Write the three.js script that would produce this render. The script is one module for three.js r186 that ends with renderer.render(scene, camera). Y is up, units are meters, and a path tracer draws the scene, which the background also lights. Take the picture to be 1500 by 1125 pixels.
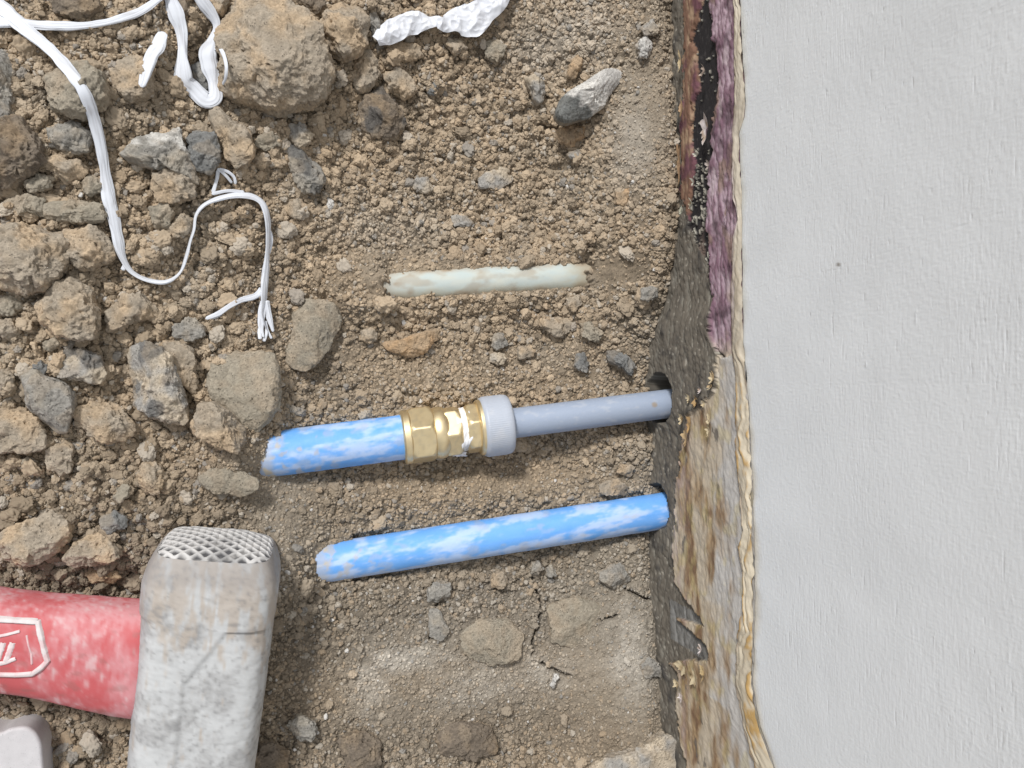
import * as THREE from 'three';
import { mergeVertices } from 'three/addons/utils/BufferGeometryUtils.js';
import { RoundedBoxGeometry } from 'three/addons/geometries/RoundedBoxGeometry.js';
import { ImprovedNoise } from 'three/addons/math/ImprovedNoise.js';

// ---------------------------------------------------------------- camera, sky, sun, exposure
const scene = new THREE.Scene();
const TILT = THREE.MathUtils.degToRad(15), DIST = 0.4825, FOCAL = 1206;      // phone held over the trench, leaning towards the wall
const CAM = new THREE.Vector3(-DIST * Math.sin(TILT), DIST * Math.cos(TILT), 0);
const camera = new THREE.PerspectiveCamera(THREE.MathUtils.radToDeg(2 * Math.atan(562.5 / FOCAL)), 4 / 3, 0.02, 60);
camera.position.copy(CAM);
camera.up.set(0, 0, -1);
camera.lookAt(0, 0, 0);
scene.add(camera);

{ // overcast sky, brighter towards the top of the picture
  const w = 128, h = 64, d = new Float32Array(w * h * 4), b = new THREE.Vector3(-0.35, 0.75, -0.75).normalize();
  for (let j = 0; j < h; j++) for (let i = 0; i < w; i++) {
    const el = ((j + 0.5) / h - 0.5) * Math.PI, az = ((i + 0.5) / w - 0.5) * 2 * Math.PI;
    const x = Math.cos(el) * Math.cos(az), y = Math.sin(el), z = Math.cos(el) * Math.sin(az);
    const c = Math.max(0, x * b.x + y * b.y + z * b.z);
    const L = y > 0 ? 0.34 + 0.08 * y + 0.60 * Math.pow(c, 3) : 0.25;
    const k = (j * w + i) * 4;
    d[k] = L * 0.97; d[k + 1] = L; d[k + 2] = L * 1.05; d[k + 3] = 1;
  }
  const sky = new THREE.DataTexture(d, w, h, THREE.RGBAFormat, THREE.FloatType);
  sky.mapping = THREE.EquirectangularReflectionMapping; sky.magFilter = THREE.LinearFilter; sky.minFilter = THREE.LinearFilter; sky.needsUpdate = true;
  scene.background = sky; scene.environment = sky;
}
const sun = new THREE.DirectionalLight(new THREE.Color(1, 0.972, 0.935), 2.95);
sun.position.set(-0.52, 1.0, -0.74).multiplyScalar(3);
sun.castShadow = true; sun.shadow.radius = 17; sun.shadow.mapSize.set(2048, 2048);
Object.assign(sun.shadow.camera, { left: -0.6, right: 0.6, top: 0.6, bottom: -0.6, near: 0.5, far: 8 });
scene.add(sun, sun.target);

const renderer = new THREE.WebGLRenderer({ antialias: true });
renderer.setSize(1024, 768);
renderer.shadowMap.enabled = true;
renderer.toneMapping = THREE.LinearToneMapping;
renderer.toneMappingExposure = 1.03;

// ---------------------------------------------------------------- helpers
let seed = 12345;
const rnd = () => { seed = (seed + 0x6d2b79f5) | 0; let t = Math.imul(seed ^ (seed >>> 15), 1 | seed); t = (t + Math.imul(t ^ (t >>> 7), 61 | t)) ^ t; return ((t ^ (t >>> 14)) >>> 0) / 4294967296; };
const P = new ImprovedNoise(), noise = (x, y, z) => P.noise(x + 512.3, y + 517.7, z + 511.1);
const fbm = (x, y, z, n = 4, g = 0.5) => { let s = 0, a = 1, t = 0; for (let i = 0; i < n; i++) { s += a * noise(x, y, z); t += a; a *= g; x = x * 2.03 + 7.1; y = y * 2.03 + 3.3; z = z * 2.03 + 5.7; } return s / t; };
const clamp = (x, a = 0, b = 1) => Math.min(b, Math.max(a, x));
const sstep = (a, b, x) => { const t = clamp((x - a) / (b - a)); return t * t * (3 - 2 * t); };
const lerp = (a, b, t) => a + (b - a) * t;
const mix3 = (a, b, t) => [lerp(a[0], b[0], t), lerp(a[1], b[1], t), lerp(a[2], b[2], t)];
const hash2 = (i, j, k = 0) => { let h = Math.imul(i, 374761393) ^ Math.imul(j, 668265263) ^ Math.imul(k, 2147483647 ^ 0x5bd1e995); h = Math.imul(h ^ (h >>> 13), 1274126177); h ^= h >>> 16; return (h >>> 0) / 4294967296; };
const W2 = { f1: 0, f2: 0, id: 0 };
function worley(x, y, k) {
  const ix = Math.floor(x), iy = Math.floor(y); let f1 = 9, f2 = 9, id = 0;
  for (let j = -1; j < 2; j++) for (let i = -1; i < 2; i++) {
    const cx = ix + i, cy = iy + j, dx = cx + hash2(cx, cy, k) - x, dy = cy + hash2(cx, cy, k + 7) - y, d = dx * dx + dy * dy;
    if (d < f1) { f2 = f1; f1 = d; id = hash2(cx, cy, k + 13); } else if (d < f2) f2 = d;
  }
  W2.f1 = Math.sqrt(f1); W2.f2 = Math.sqrt(f2); W2.id = id; return W2;
}
// sight lines of the photograph, used only to look up where things stand: a spot on the ground at height h, or on the wall
const FW = new THREE.Vector3(Math.sin(TILT), -Math.cos(TILT), 0), RT = new THREE.Vector3(Math.cos(TILT), Math.sin(TILT), 0);
const ray = (px, py) => new THREE.Vector3().copy(FW).addScaledVector(RT, (px - 750) / FOCAL).add(new THREE.Vector3(0, 0, (py - 562.5) / FOCAL));
const G = (px, py, h = 0) => { const r = ray(px, py); return r.multiplyScalar((CAM.y - h) / -r.y).add(CAM); };
const XW = G(966, 590, 0.018).x;
const onWall = (px, py) => { const r = ray(px, py); return r.multiplyScalar((XW - CAM.x) / r.x).add(CAM); };
const MPP = 0.0004;                                                            // metres per photo pixel at the ground

const taken = new Set();
function numbered(n) { if (!taken.has(n)) { taken.add(n); return n; } for (let i = 1; ; i++) { const m = n + '_' + String(i).padStart(3, '0'); if (!taken.has(m)) { taken.add(m); return m; } } }
function shade(o) { o.traverse((m) => { if (m.isMesh) { m.castShadow = true; m.receiveShadow = true; } }); return o; }
function put(o, name, label, category, group) {
  o.name = numbered(name); scene.add(shade(o)); o.userData = { label, category }; if (group) o.userData.group = group; return o;
}
function struct(o, name) { o.name = numbered(name); scene.add(shade(o)); o.userData = { kind: 'structure' }; return o; }
function part(geo, mat, name, parent) { const m = new THREE.Mesh(geo, mat); m.name = name; m.castShadow = m.receiveShadow = true; parent.add(m); return m; }
const vmat = (roughness = 1, extra = {}) => new THREE.MeshStandardMaterial({ vertexColors: true, roughness, metalness: 0, ...extra });
// surface from a grid of points: fn(i, j) fills p [x y z] and c [r g b]
function grid(nu, nv, fn, closeU = false) {
  const pos = new Float32Array(nu * nv * 3), col = new Float32Array(nu * nv * 3), p = [0, 0, 0], c = [1, 1, 1], uv = new Float32Array(nu * nv * 2);
  for (let j = 0; j < nv; j++) for (let i = 0; i < nu; i++) {
    fn(i, j, p, c); const k = j * nu + i;
    pos[k * 3] = p[0]; pos[k * 3 + 1] = p[1]; pos[k * 3 + 2] = p[2];
    col[k * 3] = Math.max(0, c[0]); col[k * 3 + 1] = Math.max(0, c[1]); col[k * 3 + 2] = Math.max(0, c[2]);
    uv[k * 2] = i / (nu - 1); uv[k * 2 + 1] = j / (nv - 1);
  }
  const mu = closeU ? nu : nu - 1, ix = new Uint32Array(mu * (nv - 1) * 6); let q = 0;
  for (let j = 0; j < nv - 1; j++) for (let i = 0; i < mu; i++) {
    const a = j * nu + i, b = j * nu + (i + 1) % nu, d = a + nu, e = b + nu;
    ix[q++] = a; ix[q++] = d; ix[q++] = b; ix[q++] = b; ix[q++] = d; ix[q++] = e;
  }
  const g = new THREE.BufferGeometry();
  g.setAttribute('position', new THREE.BufferAttribute(pos, 3)); g.setAttribute('color', new THREE.BufferAttribute(col, 3)); g.setAttribute('uv', new THREE.BufferAttribute(uv, 2));
  g.setIndex(new THREE.BufferAttribute(ix, 1)); g.computeVertexNormals(); return g;
}
// fine grit of soil and stone: 0.1 m tile
const gritMat = (() => {
  const N = 1024, d = new Uint8Array(N * N * 4), m = new Uint8Array(N * N * 4), wrap = (f, u, v) => { const a = u / N, b = v / N; return lerp(lerp(f(u, v), f(u - N, v), a), lerp(f(u, v - N), f(u - N, v - N), a), b); };
  for (let v = 0; v < N; v++) for (let u = 0; u < N; u++) {
    const n = wrap((x, y) => fbm(x / 13, y / 13, 3, 3, 0.7), u, v), k = (v * N + u) * 4, w = worley(u / 9, v / 9, 51), g = 0.5 + 0.6 * n + 0.3 * (W2.id - 0.5) * (1 - w.f1) + 0.16 * (hash2(u, v, 2) - 0.5);
    d[k] = d[k + 1] = d[k + 2] = clamp(g) * 255; d[k + 3] = 255;
    const sp = W2.id > 0.955 ? -70 : W2.id < 0.03 ? 22 : 0, c = clamp((238 + 70 * n + 24 * (W2.id - 0.5) + sp * sstep(0.5, 0.3, w.f1)) / 255) * 255; m[k] = c; m[k + 1] = c; m[k + 2] = c; m[k + 3] = 255;
  }
  const t = (a, s) => { const x = new THREE.DataTexture(a, N, N, THREE.RGBAFormat); x.wrapS = x.wrapT = THREE.RepeatWrapping; x.magFilter = THREE.LinearFilter; x.minFilter = THREE.LinearMipmapLinearFilter; x.generateMipmaps = true; if (s) x.colorSpace = THREE.SRGBColorSpace; x.needsUpdate = true; return x; };
  return vmat(1, { map: t(m, true), bumpMap: t(d), bumpScale: 0.0007 });
})();
function planarUV(g, o = 0) { const p = g.attributes.position, u = new Float32Array(p.count * 2); for (let i = 0; i < p.count; i++) { u[2 * i] = (p.getX(i) + 0.35 * p.getY(i)) * 10 + o * 0.37; u[2 * i + 1] = (p.getZ(i) + 0.5 * p.getY(i)) * 10 + o * 0.71; } g.setAttribute('uv', new THREE.BufferAttribute(u, 2)); }
function curve(list, map) {            // piecewise curve over z from [py, px] landmarks on the wall
  const pts = list.map(([py, px]) => map(px, py)).sort((a, b) => a.z - b.z);
  return (z) => {
    if (z <= pts[0].z) return pts[0].y;
    for (let i = 1; i < pts.length; i++) if (z <= pts[i].z) return lerp(pts[i - 1].y, pts[i].y, (z - pts[i - 1].z) / (pts[i].z - pts[i - 1].z));
    return pts[pts.length - 1].y;
  };
}
function distSeg(x, z, a, b) { const dx = b.x - a.x, dz = b.z - a.z, t = clamp(((x - a.x) * dx + (z - a.z) * dz) / (dx * dx + dz * dz)); return Math.hypot(x - a.x - dx * t, z - a.z - dz * t); }

// ---------------------------------------------------------------- where the pipes run
function axis(p0, h0, p1, h1, r, before, after) {
  const a = G(p0[0], p0[1], h0), b = G(p1[0], p1[1], h1), d = b.clone().sub(a).normalize();
  return { a, b, d, r, s: a.clone().addScaledVector(d, -before), e: b.clone().addScaledVector(d, after) };
}
const A1 = axis([405, 664], 0.012, [965, 593], 0.024, 0.0122, 0.02, 0.07);
const A2 = axis([484, 823], 0.005, [965, 749], 0.017, 0.0107, 0.03, 0.07);
const A3 = axis([553, 421], 0.0022, [900, 402], 0.0022, 0.0098, 0.012, 0.02);
const hit = (A) => { const t = (XW - A.a.x) / A.d.x; return A.a.clone().addScaledVector(A.d, t); };
const H1 = hit(A1), H2 = hit(A2);

// ---------------------------------------------------------------- the soil: a rough bed with banks, cracks and clods
const blobs = [], addBlob = (px, py, rx, ry, amp) => { const p = G(px, py); blobs.push([p.x, p.z, 1 / (rx * MPP), 1 / (ry * MPP), amp]); };
addBlob(352, 655, 42, 60, 0.020); addBlob(408, 842, 42, 60, 0.026); addBlob(120, 100, 260, 260, 0.022); addBlob(60, 520, 260, 330, 0.016);
addBlob(640, 20, 330, 90, 0.012); addBlob(900, 160, 110, 200, 0.008); addBlob(930, 640, 70, 22, 0.006); addBlob(700, 720, 240, 25, 0.005);
addBlob(868, 406, 14, 22, 0.006); addBlob(922, 402, 24, 24, 0.004); addBlob(538, 424, 20, 26, 0.004); addBlob(960, 558, 20, 26, -0.010); addBlob(965, 712, 14, 20, -0.006); addBlob(640, 560, 120, 30, 0.004);
addBlob(470, 545, 40, 60, -0.008); addBlob(560, 690, 190, 22, -0.004); addBlob(700, 940, 260, 120, 0.005); addBlob(955, 1085, 26, 20, -0.012); addBlob(180, 850, 60, 25, -0.008);
addBlob(300, 145, 30, 60, -0.007);
const smooth = [], addSmooth = (px, py, rx, ry, amt) => { const p = G(px, py); smooth.push([p.x, p.z, 1 / (rx * MPP), 1 / (ry * MPP), amt]); };
addSmooth(690, 985, 330, 120, 0.85); addSmooth(930, 900, 90, 200, 0.5); addSmooth(700, 412, 190, 24, 0.8); addSmooth(930, 130, 80, 200, 0.55); addSmooth(460, 500, 70, 80, 0.55);
addSmooth(330, 680, 90, 60, 0.5); addSmooth(420, 740, 50, 90, 0.5); addSmooth(760, 700, 260, 36, 0.55); addSmooth(620, 780, 200, 40, 0.4); addSmooth(820, 540, 190, 50, 0.5); addSmooth(600, 545, 80, 40, 0.35); addSmooth(700, 240, 120, 60, 0.25);
addSmooth(560, 340, 90, 60, 0.35); addSmooth(760, 60, 80, 60, 0.4); addSmooth(900, 230, 30, 70, 0.5);
const gauss = (list, x, z) => { let s = 0; for (const b of list) { const u = (x - b[0]) * b[2], v = (z - b[1]) * b[3], q = u * u + v * v; if (q < 6) s += b[4] * Math.exp(-q * 0.9); } return s; };
const cracks = [[[778, 842], [786, 868], [791, 895], [783, 920], [777, 955]], [[958, 862], [966, 900], [974, 935], [977, 970], [975, 1010], [978, 1060]], [[790, 968], [812, 980], [830, 985]],
  [[832, 905], [850, 908], [872, 900], [890, 893]], [[640, 868], [632, 890], [628, 930]], [[905, 855], [935, 870], [955, 868]]].map((c) => c.map(([x, y]) => G(x, y)));
const contact = curve([[-80, 988], [0, 990], [100, 992], [200, 1000], [300, 1000], [350, 997], [400, 989], [450, 979], [500, 967], [545, 962], [590, 960], [640, 964], [700, 962], [850, 961], [950, 970], [1060, 976], [1125, 984], [1200, 984]], onWall);
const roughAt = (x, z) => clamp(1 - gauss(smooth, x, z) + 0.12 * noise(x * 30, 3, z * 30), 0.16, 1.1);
function macro(x, z) {
  const left = sstep(0.01, -0.26, x), up = sstep(0.05, -0.22, z);
  let y = gauss(blobs, x, z) + 0.012 * left + 0.006 * up * left + 0.0035 * fbm(x * 18, 1.7, z * 18, 3);
  y = lerp(y, contact(z) + 0.0015 * noise(x * 60, 6, z * 60) - 0.004 * sstep(0.012, 0, XW - x), sstep(0.07, 0.004, XW - x));
  const far = Math.max(Math.abs(x + 0.05) - 0.4, Math.abs(z) - 0.35, 0);
  if (far > 0) y += Math.min(0.12, far * 0.25) * (0.6 + 0.8 * noise(x * 3, 0.3, z * 3));
  return y;
}
function soilY(x, z) {
  const b0 = distSeg(x, z, A3.s, A3.e), R = roughAt(x, z) * (0.35 + 0.65 * sstep(0.008, 0.02, b0)), wx = x + 0.0012 * noise(x * 260, 2, z * 260), wz = z + 0.0012 * noise(x * 260, 9, z * 260);
  let y = macro(x, z);
  const b3 = distSeg(x, z, A3.s, A3.e); if (b3 < 0.022) { const gap = sstep(849, 858, (x + 0.005 * noise(x * 210, 31, z * 210) + 0.003 * noise(x * 500, 3, z * 500) - A3.a.x) / (A3.b.x - A3.a.x) * 347 + 553) * sstep(884, 872, (x - A3.a.x) / (A3.b.x - A3.a.x) * 347 + 553), xr = x + 0.004 * noise(x * 210, 31, z * 210) + 0.003 * noise(x * 500, 3, z * 500), en = sstep(0.008, 0.0, xr - A3.a.x) + gap + sstep(-0.006, 0.0, x - A3.b.x); y = lerp(y, 0.0087 + 0.0007 * noise(x * 90, 4, z * 90) + 0.0011 * noise(x * 230, 14, z * 230) + 0.006 * clamp(en), sstep(0.022, 0.009, b3) * sstep(0.028, 0.044, XW - x)); }
  let w = worley(wx * 85, wz * 85, 1); y += R * R * 0.0058 * (w.id * (1 - w.f1 * w.f1) - 0.3) * sstep(0, 0.22, w.f2 - w.f1);
  w = worley(wx * 210, wz * 210, 2); y += R * 0.0034 * ((0.35 + w.id) * (1 - w.f1 * w.f1) - 0.5);
  w = worley(wx * 480, wz * 480, 3); y += (0.25 + 0.75 * R) * 0.0014 * ((0.35 + w.id) * (1 - w.f1 * w.f1) - 0.5);
  y += 0.0011 * fbm(x * 420, 5, z * 420, 2);
  for (const c of cracks) for (let i = 1; i < c.length; i++) {
    if (Math.abs(x - c[i].x) > 0.03 || Math.abs(z - c[i].z) > 0.04) continue;
    const d = distSeg(x + 0.0016 * noise(x * 170, 1, z * 170), z, c[i - 1], c[i]); if (d < 0.0011) y -= 0.006 * sstep(0.0011, 0.0002, d);
  }
  // the soil is hollowed where a pipe lies free of it
  for (const A of [A1, A2]) { const d = distSeg(x, z, A.a, A.b); if (d < 0.013 && x > A.a.x + 0.012) { const t = (x - A.a.x) / (A.b.x - A.a.x), ya = lerp(A.a.y, A.b.y, t) - A.r; y = Math.min(y, ya + 0.006 * sstep(0.004, 0.013, d) + 0.0006); } }
  return y;
}
const SOIL = [0.362, 0.288, 0.205], GREY = [0.30, 0.265, 0.215], OCHRE = [0.41, 0.305, 0.20], PALE = [0.48, 0.44, 0.38], DAMP_SHADE = [0.22, 0.177, 0.13], BLUEG = [0.24, 0.25, 0.255];
const tints = [], addTint = (px, py, rx, ry, c, amt) => { const p = G(px, py); tints.push([p.x, p.z, 1 / (rx * MPP), 1 / (ry * MPP), amt, c]); };
addTint(700, 900, 300, 70, [0.235, 0.21, 0.175], 0.75); addTint(640, 1060, 260, 60, [0.22, 0.195, 0.16], 0.7); addTint(480, 900, 90, 60, [0.22, 0.19, 0.15], 0.6); addTint(900, 850, 90, 130, GREY, 0.7); addTint(930, 960, 50, 90, GREY, 0.8); addTint(905, 945, 26, 55, PALE, 0.8); addTint(590, 958, 50, 18, PALE, 0.85);
addTint(690, 1000, 60, 30, PALE, 0.5); addTint(790, 985, 50, 28, PALE, 0.55); addTint(540, 1000, 26, 40, PALE, 0.6); addTint(890, 235, 26, 60, PALE, 0.6); addTint(835, 70, 50, 50, PALE, 0.45); addTint(770, 80, 36, 40, PALE, 0.4);
addTint(930, 140, 60, 160, GREY, 0.4); addTint(250, 780, 240, 90, DAMP_SHADE, 0.7); addTint(60, 860, 160, 60, DAMP_SHADE, 0.8); addTint(80, 1050, 140, 50, DAMP_SHADE, 0.75); addTint(480, 540, 50, 60, DAMP_SHADE, 0.55); addTint(940, 490, 60, 60, GREY, 0.5);  // the dark brown at the lower left mixes moist soil with painted shade
addTint(940, 680, 60, 60, GREY, 0.5); addTint(560, 335, 70, 30, PALE, 0.25); addTint(720, 1080, 240, 50, DAMP_SHADE, 0.4); addTint(430, 1000, 60, 120, DAMP_SHADE, 0.5); addTint(600, 800, 400, 40, GREY, 0.3); addTint(420, 740, 60, 90, GREY, 0.5); addTint(980, 420, 40, 50, DAMP_SHADE, 0.5);
function soilColor(x, z, c) {
  let r = SOIL[0], g = SOIL[1], b = SOIL[2];
  const n1 = fbm(x * 35, 2.2, z * 35, 3), n2 = fbm(x * 150, 8.8, z * 150, 3);
  const t1 = clamp(n1 * 1.4), t2 = clamp(-n1 * 1.3);
  r = lerp(lerp(r, OCHRE[0], t1 * 0.5), GREY[0], t2 * 0.7); g = lerp(lerp(g, OCHRE[1], t1 * 0.5), GREY[1], t2 * 0.7); b = lerp(lerp(b, OCHRE[2], t1 * 0.5), GREY[2], t2 * 0.7);
  for (const t of tints) { const u = (x - t[0]) * t[2], v = (z - t[1]) * t[3], q = u * u + v * v; if (q < 6) { const a = clamp(t[4] * Math.exp(-q) * (1 + 0.9 * n2 + 0.7 * n1) * 1.25, 0, t[4]); r = lerp(r, t[5][0], a); g = lerp(g, t[5][1], a); b = lerp(b, t[5][2], a); } }
  const k = 1 + 0.28 * n2; c[0] = r * k; c[1] = g * k; c[2] = b * k;
}
{
  const x0 = G(-30, 562).x, x1 = XW + 0.012, z0 = G(200, -60).z, z1 = -z0, st = 0.00066;
  const nx = Math.round((x1 - x0) / st), nz = Math.round((z1 - z0) / st), E = 26;           // dense in view, then stretched far out
  const spread = (k, n, a, b) => (k < E ? a - 0.02 * (Math.pow(1.3, E - k) - 1) : k >= n + E ? b + 0.02 * (Math.pow(1.3, k - n - E + 1) - 1) : lerp(a, b, (k - E) / (n - 1)));
  const tmp = [0, 0, 0];
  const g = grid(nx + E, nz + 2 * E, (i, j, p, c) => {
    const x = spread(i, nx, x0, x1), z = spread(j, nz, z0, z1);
    p[0] = x; p[2] = z; p[1] = soilY(x, z); soilColor(x, z, tmp); const k = lerp(0.95, 0.72, sstep(0.3, 0.8, roughAt(x, z))); c[0] = tmp[0] * k; c[1] = tmp[1] * k; c[2] = tmp[2] * k;   // bed darkened in rough soil to put shade into gaps between crumbs
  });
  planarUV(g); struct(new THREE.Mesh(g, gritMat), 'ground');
}

// ---------------------------------------------------------------- stones and clods, each one its own
const balls = new Map();
function ball(n) {
  if (!balls.has(n)) { const g = new THREE.IcosahedronGeometry(1, n); g.deleteAttribute('normal'); g.deleteAttribute('uv'); balls.set(n, mergeVertices(g, 1e-5)); }
  return balls.get(n);
}
const TONES = {
  tan: [[0.46, 0.352, 0.238], [0.335, 0.295, 0.24], 0.42], pale: [[0.50, 0.425, 0.325], [0.30, 0.30, 0.295], 0.35], grey: [[0.36, 0.325, 0.27], [0.27, 0.26, 0.24], 0.45],
  blue: [[0.30, 0.285, 0.26], [0.16, 0.165, 0.165], 0.5], dust: [[0.37, 0.31, 0.235], [0.30, 0.27, 0.215], 0.45], white: [[0.66, 0.64, 0.60], [0.50, 0.485, 0.46], 0.35],
  ochre: [[0.46, 0.31, 0.18], [0.40, 0.30, 0.20], 0.4], dark: [[0.21, 0.16, 0.11], [0.13, 0.11, 0.09], 0.5], damp: [[0.255, 0.19, 0.125], [0.16, 0.135, 0.11], 0.5],
};
const stoneMat = gritMat, tops = [];
const polyR = (poly, th) => {                                                  // distance from the middle to the outline, in direction th
  const dx = Math.cos(th), dz = Math.sin(th); let best = 0;
  for (let i = 0; i < poly.length; i++) {
    const [ax, az] = poly[i], [bx, bz] = poly[(i + 1) % poly.length], ex = bx - ax, ez = bz - az, den = dx * ez - dz * ex;
    if (Math.abs(den) < 1e-12) continue;
    const t = (ax * ez - az * ex) / den, s = (ax * dz - az * dx) / den;
    if (t > 0 && s >= -1e-6 && s <= 1 + 1e-6) best = Math.max(best, t);
  }
  return best;
};
let stoneNo = 0;
function stone(label, category, tone, hMul, sunk, pts, opt = {}) {
  const id = ++stoneNo, xs = pts.map((p) => p[0]), ys = pts.map((p) => p[1]);
  const cpx = (Math.min(...xs) + Math.max(...xs)) / 2, cpy = (Math.min(...ys) + Math.max(...ys)) / 2;
  let c0 = G(cpx, cpy, 0.01);
  const wpx = Math.min(Math.max(...xs) - Math.min(...xs), Math.max(...ys) - Math.min(...ys));
  sunk -= 0.06; const hh = 0.56 * hMul * wpx * 0.00038;                                       // half height
  let yc = macro(c0.x, c0.z); c0 = G(cpx, cpy, yc); yc = macro(c0.x, c0.z) + hh * (1 - 2 * sunk) + 0.0022 + (opt.lift || 0); c0 = G(cpx, cpy, yc);
  const poly = pts.map(([x, y]) => { const q = G(x, y, yc); return [q.x - c0.x, q.z - c0.z]; });
  const N = 256, R = new Float32Array(N); for (let i = 0; i < N; i++) R[i] = polyR(poly, (i / N) * Math.PI * 2 - Math.PI) || 0.002;
  const Rs = new Float32Array(N); for (let i = 0; i < N; i++) { let s = 0; for (let k = -4; k <= 4; k++) s += R[(i + k + N) % N]; Rs[i] = s / 9; }
  const size = Math.max(...Rs), det = Math.round(clamp(size / 0.00068 * 1.15, 9, 62)), src = ball(det).attributes.position, n = src.count;
  const pos = new Float32Array(n * 3), col = new Float32Array(n * 3);
  const o = id * 17.31, ang = opt.angular ?? 1, planes = [];
  for (let k = 0; k < 5; k++) { const a = hash2(id, k, 5) * 6.283, t = 0.25 + hash2(id, k, 6) * 0.75; planes.push([Math.sin(t) * Math.cos(a), Math.cos(t), Math.sin(t) * Math.sin(a), 0.55 + 0.3 * hash2(id, k, 8)]); }
  const [ca, cb, amt] = TONES[tone], fs = 1 / Math.max(0.012, size), flat = opt.flat ?? 0.55, rugged = opt.rugged ?? 1;
  for (let i = 0; i < n; i++) {
    const dx = src.getX(i), dy = src.getY(i), dz = src.getZ(i), th = Math.atan2(dz, dx), hr = Math.hypot(dx, dz);
    const f = ((th + Math.PI) / (2 * Math.PI)) * N, i0 = Math.floor(f) % N, R0 = lerp(Rs[i0], Rs[(i0 + 1) % N], f - Math.floor(f));
    const pr = Math.pow(hr, flat), py = Math.sign(dy) * Math.pow(Math.abs(dy), 0.8);
    let x = (hr > 1e-6 ? dx / hr : 0) * pr, y = py, z = (hr > 1e-6 ? dz / hr : 0) * pr;
    for (const [nx, ny, nz, off] of planes) { const q = x * nx + y * ny + z * nz - off; if (q > 0) { x -= nx * q * 0.85 * ang; y -= ny * q * 0.85 * ang; z -= nz * q * 0.85 * ang; } }
    let X = x * R0, Y = y * hh, Z = z * R0;
    const big = fbm(X * 55 + o, Y * 55, Z * 55, 3), mid = noise(X * 190 + o, Y * 190, Z * 190), fine = noise(X * 480, Y * 480 + o, Z * 480), gr = noise(X * 1000, Y * 1000 + o, Z * 1000);
    const ridge = 1 - Math.abs(noise(X * 110, Y * 110 + o, Z * 110)) * 2;
    const w = worley(X * 260 + o, Z * 260 + Y * 200, 21), pit = w.id > 0.62 ? -0.0016 * sstep(0.34, 0.05, w.f1) : 0.0005 * sstep(0.5, 0.1, w.f1) * w.id;
    const dsp = rugged * (big * size * 0.16 + mid * 0.0011 + ridge * 0.0007 * Math.min(1, size / 0.014) + fine * 0.001 + gr * 0.0006 + pit * Math.min(1, size / 0.012)), L = Math.hypot(X, Y, Z) || 1;
    X += (X / L) * dsp; Y += (Y / L) * dsp + 0; Z += (Z / L) * dsp;
    pos[i * 3] = X; pos[i * 3 + 1] = Y; pos[i * 3 + 2] = Z;
    const t = sstep(0.1, 0.5, 0.5 + 0.9 * fbm(X * 70 + o, Y * 70 + 3, Z * 70, 3) - (0.55 - amt)), sp = 1 + 0.16 * fine + 0.2 * gr + 0.14 * mid;
    let c = mix3(ca, cb, t * 0.8); c = [c[0] * 1.1, c[1] * 1.1, c[2] * 1.1];
    if (opt.cap && Z < opt.cap * size) c = mix3(c, TONES.white[0], 0.75 * sstep(-0.3, 0.2, -noise(X * 200, 1, Z * 200) + 0.2));
    if (opt.soot && noise(X * 90 + o, 4, Z * 90) > 0.12) c = mix3(c, [0.10, 0.10, 0.10], 0.7 * sstep(0.12, 0.2, noise(X * 90 + o, 4, Z * 90) + 0.06 * fine));
    if (opt.greyEnd) { const q = opt.greyEnd[0] * X / size + opt.greyEnd[1] * Z / size + 0.25 * noise(X * 160, 2, Z * 160); c = mix3(c, [0.13, 0.14, 0.135], 0.85 * sstep(0.30, 0.40, q)); }
    if (y < 0) c = mix3(c, SOIL, 0.5);
    const dustT = 0.35 * sstep(0.05, 0.35, noise(X * 140, Y * 140 + 9, Z * 140 + o)); c = mix3(c, SOIL, dustT * (tone === 'white' ? 0.1 : 1));
    col[i * 3] = c[0] * sp; col[i * 3 + 1] = c[1] * sp; col[i * 3 + 2] = c[2] * sp;
  }
  const g = new THREE.BufferGeometry(); g.setAttribute('position', new THREE.BufferAttribute(pos, 3)); g.setAttribute('color', new THREE.BufferAttribute(col, 3)); g.setIndex(ball(det).index); g.computeVertexNormals(); planarUV(g, id);
  const m = new THREE.Mesh(g, stoneMat); m.position.set(c0.x, yc, c0.z);
  tops.push({ x: c0.x, z: c0.z, y: yc, hh, R: Rs });
  put(m, opt.name || (category === 'clod' ? 'soil_clod' : 'stone'), label, category);
}
function surfY(x, z) {                                                         // top of whatever lies there, for things laid over it
  let y = macro(x, z); for (let a = 0; a < 9; a++) y = Math.max(y, soilY(x + ((a % 3) - 1) * 0.002, z + (((a / 3) | 0) - 1) * 0.002)); y += 0.001;
  for (const t of tops) { const dx = x - t.x, dz = z - t.z, d = Math.hypot(dx, dz); if (d > 0.06) continue; const f = ((Math.atan2(dz, dx) + Math.PI) / (2 * Math.PI)) * 256, R = t.R[Math.floor(f) % 256], q = d / R; if (q < 1) y = Math.max(y, t.y + t.hh * 0.85 * Math.pow(1 - Math.pow(q, 4), 0.5)); }
  return y;
}
const S = stone;
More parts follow.
